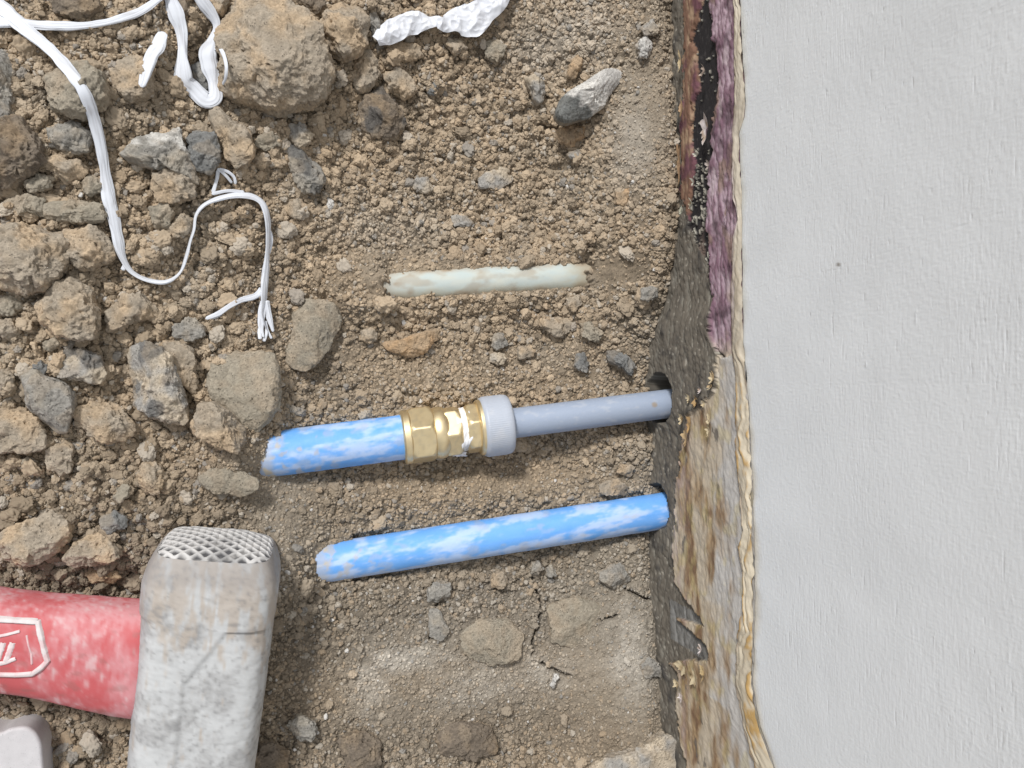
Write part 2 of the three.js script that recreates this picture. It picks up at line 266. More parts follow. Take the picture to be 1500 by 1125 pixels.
// top left
S('largest tan boulder with blue grey flecks, right of the white twine loop', 'stone', 'tan', 0.62, 0.35, [[353, -8], [413, -4], [443, 20], [473, 47], [482, 97], [480, 140], [443, 157], [400, 163], [353, 150], [322, 133], [321, 110], [327, 83], [313, 53], [330, 30]], { flat: 0.4 });
S('brown jagged stone touching the upper right side of the largest boulder', 'stone', 'tan', 0.7, 0.35, [[465, 45], [480, 18], [500, 3], [530, 5], [543, 30], [537, 62], [522, 82], [502, 87], [484, 70]]);
S('grey weathered stone at the left edge near the top corner', 'stone', 'grey', 0.6, 0.4, [[-30, 73], [10, 78], [22, 105], [15, 180], [-10, 192], [-34, 140]]);
S('large dark brown stone low on the left edge, upper half', 'stone', 'damp', 0.6, 0.4, [[-25, 190], [30, 172], [60, 210], [66, 240], [50, 256], [10, 278], [-25, 280]]);
S('flat grey slab with a whitish upper edge, left of the dark blue grey stone', 'stone', 'grey', 0.45, 0.35, [[175, 232], [200, 206], [230, 193], [263, 190], [269, 213], [284, 245], [291, 277], [281, 270], [253, 246], [213, 242]], { cap: -0.22 });
S('dark blue grey stone beside the pale edged slab', 'stone', 'blue', 0.7, 0.3, [[272, 203], [290, 190], [317, 197], [325, 220], [312, 253], [290, 251], [277, 230]]);
S('tall tan clod directly below the tip of the white twine loop', 'clod', 'tan', 0.6, 0.3, [[307, 167], [323, 158], [333, 173], [363, 190], [371, 217], [363, 240], [347, 248], [330, 233], [323, 207], [313, 187]]);
S('lumpy tan clod right of the hanging twine, below the pale edged slab', 'clod', 'tan', 0.6, 0.3, [[225, 258], [240, 245], [263, 243], [284, 263], [285, 290], [260, 297], [233, 297], [220, 277]]);
S('small rough clod under the lumpy tan clod', 'clod', 'dust', 0.6, 0.3, [[217, 302], [240, 296], [254, 312], [247, 331], [230, 337], [217, 320]]);
S('pointed tan clod against the left leg of the twine arch', 'clod', 'tan', 0.6, 0.3, [[238, 340], [267, 311], [288, 321], [283, 337], [255, 349]]);
S('small rounded brown stone at the left, above a long grey slab', 'stone', 'dust', 0.6, 0.35, [[5, 290], [43, 283], [67, 293], [65, 315], [30, 315], [10, 308]]);
S('long narrow grey slab lying left of the hanging twine', 'stone', 'dust', 0.7, 0.35, [[63, 299], [110, 292], [150, 299], [158, 312], [152, 325], [110, 327], [67, 320]]);
S('large tan clod with blue patch, cut by the left edge under the grey slab', 'clod', 'tan', 0.6, 0.35, [[-30, 345], [20, 330], [60, 335], [95, 350], [101, 380], [85, 405], [65, 425], [35, 431], [-30, 418]]);
S('wide tan clod left of the lowest bend of the twine', 'clod', 'tan', 0.55, 0.35, [[92, 337], [140, 332], [163, 352], [171, 375], [150, 386], [120, 396], [101, 376]]);
S('pale cream stone under the lower right of the largest boulder', 'stone', 'pale', 0.75, 0.25, [[423, 183], [440, 180], [461, 197], [457, 210], [437, 216], [425, 203]]);
S('grey speckled stone with tan rim, right of the twine arch top', 'stone', 'grey', 0.6, 0.35, [[424, 223], [435, 213], [467, 247], [478, 263], [463, 284], [443, 281], [430, 260]], { soot: true });
S('small tan stone between the tall clod and the speckled stone', 'stone', 'tan', 0.7, 0.3, [[370, 230], [383, 223], [398, 240], [387, 251], [373, 244]]);
S('small flat clod just below the largest boulder', 'clod', 'dust', 0.6, 0.35, [[380, 197], [396, 194], [413, 200], [412, 213], [390, 221], [373, 213]]);
S('small tan stone right of the upper right corner of the twine arch', 'stone', 'tan', 0.6, 0.35, [[416, 301], [437, 292], [451, 307], [440, 321], [423, 317]]);
S('small clod above the brown stone at the left edge', 'clod', 'dust', 0.7, 0.3, [[33, 270], [53, 253], [77, 260], [74, 278], [43, 284]]);
S('small rounded clod touching the left of the hanging twine', 'clod', 'dust', 0.7, 0.3, [[119, 267], [133, 253], [150, 263], [148, 281], [130, 287]]);
S('tan clod left of the small rounded clod by the hanging twine', 'clod', 'tan', 0.6, 0.35, [[67, 235], [90, 226], [115, 233], [129, 253], [100, 268], [79, 255]]);
S('grey brown clod between the two parts of the top twine loop', 'clod', 'blue', 0.6, 0.35, [[281, 98], [296, 86], [304, 105], [306, 128], [296, 138], [284, 120]]);
S('brown clod cut by the top edge above the largest boulder', 'clod', 'damp', 0.6, 0.4, [[428, -10], [470, -12], [478, 8], [466, 24], [450, 18], [436, 6]]);
S('small clod on the top edge left of the largest boulder', 'clod', 'damp', 0.7, 0.35, [[262, -8], [277, -4], [280, 14], [272, 24], [260, 16]]);
S('small clod on the top edge between twine and the largest boulder', 'clod', 'tan', 0.7, 0.35, [[308, -8], [334, -8], [338, 4], [324, 22], [314, 14]]);
S('small tan clod inside the top of the twine loop', 'clod', 'tan', 0.7, 0.3, [[273, 28], [286, 26], [288, 40], [282, 47], [273, 42]]);
S('big clod in the upper left between crossing twines', 'clod', 'dust', 0.6, 0.35, [[60, 110], [110, 88], [150, 110], [160, 150], [120, 175], [75, 160]]);
S('brown clod right of the big clod among the upper left twines', 'clod', 'tan', 0.6, 0.35, [[165, 90], [200, 78], [226, 100], [222, 140], [190, 150], [166, 128]]);
S('grey stone in the upper left below the big clod', 'stone', 'grey', 0.6, 0.35, [[70, 190], [105, 178], [135, 195], [130, 222], [95, 225], [72, 212]]);
S('brown clod on the top edge in the upper left corner', 'clod', 'damp', 0.6, 0.4, [[70, -10], [130, -12], [150, 10], [120, 26], [80, 20]]);
// middle left
S('rounded tan clod with a blue patch, left of the twine bend', 'clod', 'tan', 0.6, 0.3, [[57, 448], [83, 415], [110, 410], [130, 422], [140, 452], [147, 478], [140, 498], [113, 498], [87, 492], [57, 475]]);
S('wide tan clod right of the rounded clod under the twine bend', 'clod', 'tan', 0.6, 0.35, [[153, 460], [180, 435], [207, 432], [230, 448], [223, 465], [187, 476], [157, 489]]);
S('small grey clod on the left edge beside the rounded tan clod', 'clod', 'dust', 0.7, 0.35, [[-20, 435], [27, 432], [32, 448], [20, 462], [-20, 464]]);
S('small tan clod on the left edge under the small grey clod', 'clod', 'tan', 0.7, 0.35, [[-20, 468], [20, 465], [30, 485], [13, 497], [-20, 490]]);
S('pale stone with a dark grey top above the flat grey stone', 'stone', 'pale', 0.7, 0.3, [[81, 535], [97, 515], [120, 511], [147, 522], [156, 556], [147, 563], [107, 557], [87, 553]], { soot: true });
S('flat grey brown stone with smooth face at the left', 'stone', 'grey', 0.55, 0.3, [[24, 542], [50, 538], [67, 552], [97, 562], [107, 575], [108, 597], [98, 634], [82, 634], [67, 622], [50, 605], [37, 582], [32, 565]], { rugged: 0.6 });
S('large pale angular stone standing in the left middle', 'stone', 'pale', 0.6, 0.2, [[190, 512], [213, 502], [233, 508], [250, 525], [257, 548], [267, 572], [279, 610], [273, 621], [247, 622], [217, 608], [197, 595], [192, 568], [189, 535]], { soot: true });
S('tan clod leaning against the right of the pale angular stone', 'clod', 'tan', 0.6, 0.35, [[230, 498], [253, 497], [283, 514], [286, 535], [288, 562], [291, 585], [275, 577], [258, 542], [247, 518]]);
S('long tan clod below the pale angular stone', 'clod', 'tan', 0.55, 0.3, [[107, 605], [133, 588], [167, 592], [187, 608], [201, 626], [193, 639], [167, 649], [147, 645], [130, 632]]);
S('wide tan clod on the left edge under the flat grey stone', 'clod', 'tan', 0.6, 0.35, [[-30, 604], [30, 596], [57, 612], [70, 632], [70, 655], [50, 662], [-30, 662]]);
S('square tan clod below the wide clod of the left edge', 'clod', 'tan', 0.6, 0.3, [[69, 658], [97, 644], [107, 658], [104, 688], [90, 694], [70, 682]]);
S('tan clod on the lower end of the large grey embedded boulder', 'clod', 'tan', 0.65, 0.25, [[283, 615], [293, 592], [310, 588], [337, 605], [360, 628], [362, 648], [347, 665], [323, 655], [300, 645], [287, 635]]);
S('large smooth grey boulder half buried left of the brass fitting', 'stone', 'dust', 0.4, 0.45, [[308, 527], [333, 512], [367, 514], [403, 517], [410, 542], [410, 588], [398, 617], [377, 633], [350, 634], [330, 618], [313, 592], [305, 562]], { rugged: 0.55, flat: 0.4, angular: 0.5 });
S('dusty smooth boulder under the split end of the twine', 'stone', 'dust', 0.5, 0.5, [[412, 500], [415, 455], [450, 437], [492, 442], [502, 470], [482, 512], [450, 545], [420, 535]], { rugged: 0.5, flat: 0.4 });
S('upright tan clod left of the flat embedded stone, below the long tan clod', 'clod', 'tan', 0.65, 0.3, [[200, 695], [213, 675], [233, 682], [240, 702], [231, 728], [213, 725], [201, 709]]);
S('flat brown stone embedded left of the blue pipe end', 'stone', 'dust', 0.4, 0.45, [[289, 699], [307, 688], [343, 685], [380, 704], [377, 718], [350, 728], [317, 722], [293, 709]], { rugged: 0.6 });
S('small grey stone under the thin twine branch', 'stone', 'grey', 0.65, 0.3, [[253, 478], [277, 464], [300, 477], [298, 492], [277, 498], [257, 493]]);
S('brown clod on the left edge beside the flat grey stone', 'clod', 'tan', 0.65, 0.35, [[-20, 535], [13, 534], [22, 555], [17, 574], [-20, 578]]);
S('small dark stone just above the flat grey stone', 'stone', 'blue', 0.7, 0.3, [[46, 536], [60, 527], [71, 538], [67, 549], [50, 549]]);
S('small clod at the left below the wide edge clod', 'clod', 'dust', 0.7, 0.3, [[20, 678], [40, 667], [57, 675], [50, 686], [27, 689]]);
S('small round clod under the rounded tan clod with a blue patch', 'clod', 'dust', 0.75, 0.3, [[62, 502], [80, 494], [89, 505], [78, 514], [67, 513]]);
S('small clod right of the square tan clod', 'clod', 'dust', 0.7, 0.3, [[168, 715], [186, 708], [190, 724], [178, 736], [166, 730]]);
// lower left
S('large tan clod left of the hammer head, above the red handle', 'clod', 'tan', 0.6, 0.3, [[-15, 793], [20, 770], [50, 758], [80, 744], [100, 765], [101, 790], [80, 808], [50, 824], [15, 818]]);
S('pointed tan clod between the large clod and the hammer head', 'clod', 'tan', 0.6, 0.3, [[92, 817], [110, 793], [143, 779], [171, 800], [174, 814], [160, 824], [133, 828], [103, 828]]);
S('rounded tan clod just above the red handle near the hammer head', 'clod', 'ochre', 0.7, 0.3, [[123, 838], [147, 829], [170, 836], [178, 847], [163, 854], [140, 854]]);
S('dark grey stone above the pointed tan clod', 'stone', 'blue', 0.7, 0.3, [[146, 760], [167, 749], [187, 757], [184, 771], [163, 781], [150, 774]]);
S('brown stone cut by the bottom edge right of the hammer head', 'stone', 'damp', 0.6, 0.35, [[366, 1104], [393, 1086], [424, 1102], [420, 1132], [362, 1136]]);
S('grey stone right of the hammer head near the bottom edge', 'stone', 'grey', 0.6, 0.35, [[420, 1060], [440, 1046], [462, 1056], [462, 1080], [440, 1088]]);
// upper middle
S('tan clod hanging right of the largest boulder', 'clod', 'tan', 0.65, 0.3, [[516, 103], [533, 70], [550, 80], [556, 110], [543, 128], [523, 131]]);
S('tan clod below the left end of the white plastic strip', 'clod', 'tan', 0.65, 0.3, [[562, 110], [583, 100], [603, 117], [611, 133], [593, 148], [570, 134]]);
S('dark blackened stone below the two tan clods', 'stone', 'damp', 0.6, 0.3, [[532, 143], [560, 126], [580, 150], [596, 180], [580, 204], [550, 201], [532, 187], [529, 160]], { soot: true });
S('long white stone with a grey broken end near the wall', 'stone', 'white', 0.7, 0.15, [[823, 143], [847, 127], [873, 110], [900, 101], [913, 113], [897, 133], [880, 160], [863, 174], [820, 181], [812, 167]], { greyEnd: [-0.5, 0.85], rugged: 0.5 });
S('narrow cream stone left of the long white stone', 'stone', 'pale', 0.8, 0.25, [[767, 117], [780, 111], [798, 123], [794, 147], [787, 152], [776, 133]]);
S('small orange stone above the long white stone', 'stone', 'ochre', 0.8, 0.3, [[832, 97], [843, 82], [853, 89], [844, 114], [831, 113]]);
S('ochre clod below the grey end of the long white stone', 'clod', 'ochre', 0.65, 0.25, [[815, 190], [837, 185], [864, 187], [864, 200], [843, 214], [820, 208]]);
S('small cream stone under the ochre clod', 'stone', 'pale', 0.7, 0.25, [[830, 224], [853, 219], [858, 231], [837, 234]]);
S('small pale stone near the wall in the upper right soil', 'stone', 'pale', 0.7, 0.3, [[940, 37], [957, 28], [968, 40], [960, 53], [943, 51]]);
S('narrow pale stone under the small pale stone by the wall', 'stone', 'white', 0.8, 0.3, [[935, 60], [947, 52], [956, 67], [950, 88], [937, 81]]);
S('square pale pebble in the middle of the crumbly soil', 'stone', 'pale', 0.5, 0.3, [[663, 317], [687, 314], [694, 327], [680, 333], [665, 331]]);
S('pale lumpy clod left of the middle above the whitish pipe', 'clod', 'pale', 0.75, 0.3, [[604, 263], [627, 259], [634, 277], [620, 284], [606, 277]]);
S('pale embedded stone in the middle of the upper soil', 'stone', 'pale', 0.5, 0.4, [[700, 262], [713, 250], [740, 240], [749, 268], [730, 278], [702, 275]], { rugged: 0.7 });
S('tan stone near the wall, below and right of the white stone', 'stone', 'ochre', 0.6, 0.35, [[903, 281], [923, 276], [931, 293], [913, 304], [902, 298]]);
S('small tan clod right under the white plastic strip', 'clod', 'tan', 0.7, 0.3, [[657, 57], [680, 56], [684, 70], [667, 79], [652, 67]]);
S('broad tan clod under the left part of the white plastic strip', 'clod', 'tan', 0.6, 0.3, [[566, 71], [587, 60], [613, 67], [618, 83], [590, 91], [569, 84]]);
S('brown clod right of the white plastic strip, partly buried', 'clod', 'dust', 0.6, 0.35, [[712, 60], [730, 56], [738, 73], [730, 94], [712, 84]]);
S('blue grey pebble right of the clod under the plastic strip', 'stone', 'blue', 0.7, 0.3, [[625, 122], [638, 115], [645, 128], [636, 140], [626, 136]]);
S('thin dark sliver left of the white plastic strip', 'stone', 'grey', 0.8, 0.3, [[541, 20], [549, 15], [556, 35], [562, 60], [549, 60], [541, 45]]);
// middle
S('crescent shaped orange stone below the whitish pipe', 'stone', 'ochre', 0.6, 0.3, [[555, 500], [583, 499], [610, 489], [644, 477], [640, 499], [623, 519], [600, 524], [567, 511]], { rugged: 0.6 });
S('small cream pebble below the right half of the whitish pipe', 'stone', 'pale', 0.7, 0.3, [[717, 518], [733, 515], [744, 525], [733, 534], [719, 530]]);
S('blue grey flat stone above the grey pipe', 'stone', 'blue', 0.6, 0.3, [[842, 517], [857, 517], [864, 535], [857, 548], [843, 535]]);
S('long blue grey stone above the grey pipe near the wall', 'stone', 'blue', 0.6, 0.3, [[889, 515], [910, 517], [928, 532], [924, 553], [910, 539], [892, 532]]);
S('grey pebble above the small cream pebble', 'stone', 'grey', 0.7, 0.3, [[722, 492], [737, 487], [744, 505], [730, 513], [719, 508]]);
S('brown pebble right of the two small pebbles', 'stone', 'tan', 0.6, 0.3, [[757, 508], [777, 504], [788, 512], [777, 526], [760, 525]]);
S('pale tan clod under the right end of the whitish pipe', 'clod', 'tan', 0.55, 0.35, [[789, 468], [820, 464], [848, 475], [820, 493], [793, 479]]);
S('brown clod right of the pale tan clod', 'clod', 'dust', 0.6, 0.35, [[850, 472], [870, 471], [884, 488], [877, 503], [853, 493]]);
S('pale grey pebble beside the wall below the short pipe end', 'stone', 'grey', 0.8, 0.25, [[940, 425], [957, 421], [964, 435], [950, 443], [939, 438]]);
S('tan stone with a dark spot above the lower blue pipe near the wall', 'stone', 'tan', 0.5, 0.35, [[876, 709], [903, 701], [921, 715], [914, 726], [880, 723]], { soot: true });
S('small tan stone between grey pipe and lower blue pipe by the wall', 'stone', 'tan', 0.6, 0.35, [[909, 679], [927, 684], [924, 699], [902, 693]]);
S('small round tan stone just under the whitish pipe', 'stone', 'tan', 0.7, 0.3, [[832, 438], [847, 431], [854, 445], [840, 458], [833, 450]]);
S('small pale stone in the hollow left of the orange stone', 'stone', 'tan', 0.7, 0.3, [[529, 485], [547, 481], [554, 495], [540, 506], [528, 498]]);
// bottom
S('pinkish grey stone under the lower blue pipe', 'stone', 'grey', 0.6, 0.3, [[626, 864], [643, 849], [661, 853], [658, 874], [640, 884], [627, 880]]);
S('smooth grey stone embedded below the pinkish grey stone', 'stone', 'grey', 0.35, 0.46, [[629, 893], [643, 892], [658, 923], [650, 941], [629, 934]], { rugged: 0.5 });
S('round grey pebble under the lower blue pipe, left of a pair', 'stone', 'grey', 0.8, 0.3, [[774, 833], [787, 822], [796, 833], [787, 844], [777, 842]]);
S('round grey pebble under the lower blue pipe, right of a pair', 'stone', 'grey', 0.8, 0.3, [[799, 831], [811, 829], [815, 843], [804, 847]]);
S('small tan pebble left of the pair of grey pebbles', 'stone', 'tan', 0.7, 0.3, [[719, 848], [737, 836], [744, 850], [733, 863], [721, 858]]);
S('grey embedded stone near the wall under the lower blue pipe', 'stone', 'grey', 0.5, 0.4, [[876, 838], [910, 822], [922, 850], [900, 862], [879, 851]], { rugged: 0.7 });
S('white pebble in the compacted soil of the bottom middle', 'stone', 'white', 0.8, 0.3, [[804, 1004], [812, 986], [819, 990], [811, 1009]]);
S('large tan rock at the bottom edge against the wall', 'stone', 'pale', 0.45, 0.35, [[860, 1135], [888, 1110], [925, 1099], [955, 1086], [972, 1077], [1000, 1086], [1017, 1103], [1036, 1140], [950, 1160]], { flat: 0.4 });
S('flat dusty clod in the compacted soil, left of the hairline crack', 'clod', 'dust', 0.35, 0.66, [[672, 930], [700, 908], [745, 905], [768, 930], [760, 965], [715, 975], [680, 960]], { rugged: 0.7 });
S('low dusty clod right of the hairline crack in the compacted soil', 'clod', 'dust', 0.3, 0.68, [[800, 890], [840, 872], [880, 885], [885, 925], [850, 955], [810, 940]], { rugged: 0.7 });
S('low brown clod near the bottom edge in the middle', 'clod', 'damp', 0.45, 0.52, [[640, 1075], [675, 1058], [720, 1065], [728, 1100], [680, 1115], [645, 1105]]);
S('brown clod beside the bottom edge, right of the hammer and the grey stone', 'clod', 'damp', 0.5, 0.5, [[490, 1085], [525, 1070], [560, 1085], [555, 1120], [510, 1130]]);
S('grey rounded lump of cement dusted soil beside the wall crack', 'stone', 'grey', 0.5, 0.4, [[938, 975], [952, 962], [970, 980], [973, 992], [945, 992]]);

// middle lines of the three long twines: column, row, width factor, lift
const CORDS = [
  [[-20, -2, 1.2], [10, 20, 1.2], [45, 50, 1.1], [85, 85, 1], [120, 130, 1], [145, 190, 1], [153, 240, 0.9], [157, 268, 1.1], [165, 310, 1.05], [172, 345, 1], [180, 378, 1], [193, 398, 1], [215, 410, 0.9], [243, 413, 1], [264, 400, 0.9], [274, 376, 0.9], [279, 352, 0.9], [284, 336, 0.5, 0.002], [287, 316, 0.9], [298, 301, 0.9], [322, 291, 0.8], [348, 286, 0.8], [370, 288, 0.8], [384, 298, 0.9], [391, 316, 1], [393, 345, 1], [391, 385, 1], [387, 420, 1.1], [386, 445, 1.2], [385, 465, 1.2], [390, 482, 1]],
  [[246, -16, 1.3], [252, 4, 1.2], [259, 25, 1.25], [265, 42, 1], [267, 65, 0.9], [268, 92, 1], [271, 118, 1.1], [284, 133, 1.2], [303, 147, 1.3], [314, 143, 1.3], [313, 122, 0.9], [309, 100, 1.3], [306, 80, 1.3], [311, 60, 1], [318, 38, 0.6], [310, 20, 1], [298, 4, 1.3], [286, -16, 1.4]],
  [[-20, 34, 1], [20, 34, 0.9], [65, 36, 0.9], [110, 40, 0.8], [150, 34, 0.7], [182, 26, 0.6], [205, 15, 0.7], [232, 0, 0.7], [250, -14, 0.7]]];
const cordDots = CORDS.flatMap((l) => l.slice(1).map(([x, y], i) => [G(l[i][0], l[i][1], 0.015), G(x, y, 0.015)]));

// ---------------------------------------------------------------- crumbs too many to count, lying all over the bed
{
  const group = new THREE.Group(); const V = 7, lists = Array.from({ length: V * 2 }, () => []);
  const px = (x, z) => { const d = new THREE.Vector3(x, 0, z).sub(CAM), k = d.dot(FW); return [750 + FOCAL * d.dot(RT) / k, 562.5 + FOCAL * d.z / k]; };
  const c = [0, 0, 0];
  const sow = (n, r0, r1, pow, big) => {
    for (let i = 0; i < n; i++) {
      const x = lerp(-0.345, XW - 0.002, rnd()), z = lerp(-0.27, 0.27, rnd()), R = roughAt(x, z);
      const cl = (0.5 + 0.9 * fbm(x * 40, 6, z * 40, 2)) * (r0 > 0.002 ? 0.28 + 1.0 * sstep(-0.06, -0.2, x) : 1);
      if (rnd() > clamp(big ? (R * R * 1.1) * cl * 1.5 : 0.35 + 0.65 * R)) continue;
      let r = r0 * Math.pow(r1 / r0, Math.pow(rnd(), pow)); const d3 = distSeg(x, z, A3.a, A3.b);
      if (d3 < 0.0078) { if (r > 0.0012 || rnd() < 0.7) continue; }
      if (distSeg(x, z, A2.a, A2.b) < 0.008 + r || distSeg(x, z, A1.a, A1.b) < 0.004 + r) if (x > A1.a.x + 0.008) continue;
      r *= 0.55 + 0.45 * R; if (r > 0.0013 && cordDots.some(([a, b]) => Math.abs(a.x - x) < 0.03 && distSeg(x, z, a, b) < 0.0035 + r)) continue;
      soilColor(x, z, c); const q = rnd(), k = 0.8 + 0.5 * rnd(); let cc = [c[0] * k, c[1] * k, c[2] * k];
      if (q < 0.04) cc = mix3(cc, BLUEG, 0.5); else if (q < 0.16) cc = mix3(cc, OCHRE, 0.4); else if (q < 0.24) cc = mix3(cc, PALE, 0.6); else if (q < 0.243) cc = [0.6, 0.58, 0.55];
      lists[(big ? V : 0) + Math.floor(rnd() * V)].push([x, soilY(x, z) + r * (big ? 0.25 : 0.15), z, r, cc]);
    }
  };
  sow(190000, 0.0005, 0.0015, 1.2, false); sow(26000, 0.0012, 0.0026, 1.5, true); sow(2600, 0.0025, 0.0052, 1.7, true);
  const q = new THREE.Quaternion(), e = new THREE.Euler(), m4 = new THREE.Matrix4(), col = new THREE.Color(), mat = new THREE.MeshStandardMaterial({ roughness: 1 });
  lists.forEach((list, v) => {
    if (!list.length) return;
    const src = ball(v < V ? 3 : 9), p = src.attributes.position, pos = new Float32Array(p.count * 3), pl = [];
    for (let k = 0; k < 7; k++) { const t = new THREE.Vector3(hash2(v, k, 31) - 0.5, hash2(v, k, 32) - 0.5, hash2(v, k, 33) - 0.5).normalize(); pl.push([t, 0.5 + 0.28 * hash2(v, k, 34)]); }
    for (let i = 0; i < p.count; i++) {
      const d = new THREE.Vector3(p.getX(i), p.getY(i), p.getZ(i)); for (const [n, o] of pl) { const s = d.dot(n) - o; if (s > 0) d.addScaledVector(n, -s * 0.9); }
      d.multiplyScalar(1 + 0.30 * noise(d.x * 2 + v * 9, d.y * 2, d.z * 2) + 0.24 * noise(d.x * 4.3 + v * 9, d.y * 4.3, d.z * 4.3) + 0.13 * noise(d.x * 9, d.y * 9 + v, d.z * 9) + (v < V ? 0 : 0.07 * noise(d.x * 19, d.y * 19 + v, d.z * 19)));
      pos[i * 3] = d.x * 1.15; pos[i * 3 + 1] = d.y * 0.9; pos[i * 3 + 2] = d.z * (0.85 + 0.3 * hash2(v, 3, 3));
    }
    const g = new THREE.BufferGeometry(); g.setAttribute('position', new THREE.BufferAttribute(pos, 3)); g.setIndex(src.index); g.computeVertexNormals();
    const im = new THREE.InstancedMesh(g, mat, list.length);
    list.forEach(([x, y, z, r, c3], i) => { e.set(rnd() * 0.9 - 0.45, rnd() * 6.28, rnd() * 0.9 - 0.45); q.setFromEuler(e); m4.compose(new THREE.Vector3(x, y, z), q, new THREE.Vector3(r * (0.8 + 0.5 * rnd()), r * (0.7 + 0.4 * rnd()), r)); im.setMatrixAt(i, m4); im.setColorAt(i, col.setRGB(c3[0], c3[1], c3[2])); });
    im.name = 'crumbs'; im.castShadow = im.receiveShadow = true; im.userData.kind = 'stuff'; group.add(im);
  });
  group.name = 'loose_crumbs'; group.userData = { label: 'loose brown soil crumbs and grit covering the trench bed', category: 'soil', kind: 'stuff' }; scene.add(group);
}

// ---------------------------------------------------------------- pipes
const PXP = (A, px) => { let lo = -0.5, hi = 1.5; const L = A.b.clone().sub(A.a), f = (t) => { const d = A.a.clone().addScaledVector(L, t).sub(CAM); return 750 + FOCAL * d.dot(RT) / d.dot(FW); }; for (let k = 0; k < 50; k++) { const m = (lo + hi) / 2; if (f(m) < px) lo = m; else hi = m; } return lo * L.length(); };   // metres along a pipe to the spot seen at a column
const mmAt = (p) => p.clone().sub(CAM).dot(FW) / FOCAL;
function lathe(A, rows, nt, mat, name, parent, rfn, cfn) {                       // rows: [distance along, radius]; round the axis of A, closed at both ends
  const d = A.d, n1 = new THREE.Vector3(0, 1, 0).addScaledVector(d, -d.y).normalize(), n2 = new THREE.Vector3().crossVectors(d, n1);
  const v = new THREE.Vector3(), all = [[rows[0][0], 0], ...rows, [rows[rows.length - 1][0], 0]];
  const g = grid(nt, all.length, (i, j, p, c) => {
    const th = (i / nt) * 2 * Math.PI, [s, r0] = all[j], r = r0 ? (rfn ? rfn(r0, th, s, j) : r0) : 0;
    v.copy(A.a).addScaledVector(d, s).addScaledVector(n1, r * Math.cos(th)).addScaledVector(n2, r * Math.sin(th)).sub(parent.position);
    p[0] = v.x; p[1] = v.y; p[2] = v.z; if (cfn) { const q = cfn(th, s); c[0] = q[0]; c[1] = q[1]; c[2] = q[2]; } else { c[0] = c[1] = c[2] = 1; }
  }, true);
  return part(g, mat, name, parent);
}
const dense = (s0, s1, r, n) => Array.from({ length: n }, (_, i) => [lerp(s0, s1, i / (n - 1)), r]);
const plasticMat = vmat(0.6), pvcMat = vmat(0.45), brass = vmat(0.4, { metalness: 0.9 });
const BLUE = [0.125, 0.385, 0.87], LAV = [0.54, 0.655, 0.88];
function blueDust(r, o, dir) {
  return (th, s) => {
    const y = Math.sin(th) * r, n = fbm(s * 34 + o, y * 130 + 2 + s * 20, Math.cos(th) * r * 130, 4), n2 = fbm(s * 130 + o, y * 330, 5, 3), low = sstep(0.2, 0.95, Math.sin(th) * dir);
    const t = sstep(-0.12, 0.3, n + n2 * 0.5 + low * 0.30 - 0.04), fine = fbm(s * 900, th * 12, 4, 2);
    let c = mix3(BLUE, LAV, clamp(0.08 + 0.64 * t + 0.10 * n2));
    const dirt = sstep(0.14, 0.34, fbm(s * 80 + o + 9, y * 140, 1, 3) + 0.05 * fine) * 0.3 + 0.6 * sstep(0.08, 0.3, fbm(s * 140 + o, y * 160, 7, 3)) * sstep(0.04, 0.015, s) + 0.5 * sstep(0.001, -0.004, s + 0.004 * n2); c = mix3(c, [0.5, 0.45, 0.36], clamp(dirt));
    const k = 1 + 0.07 * fine; return [c[0] * k, c[1] * k, c[2] * k];
  };
}
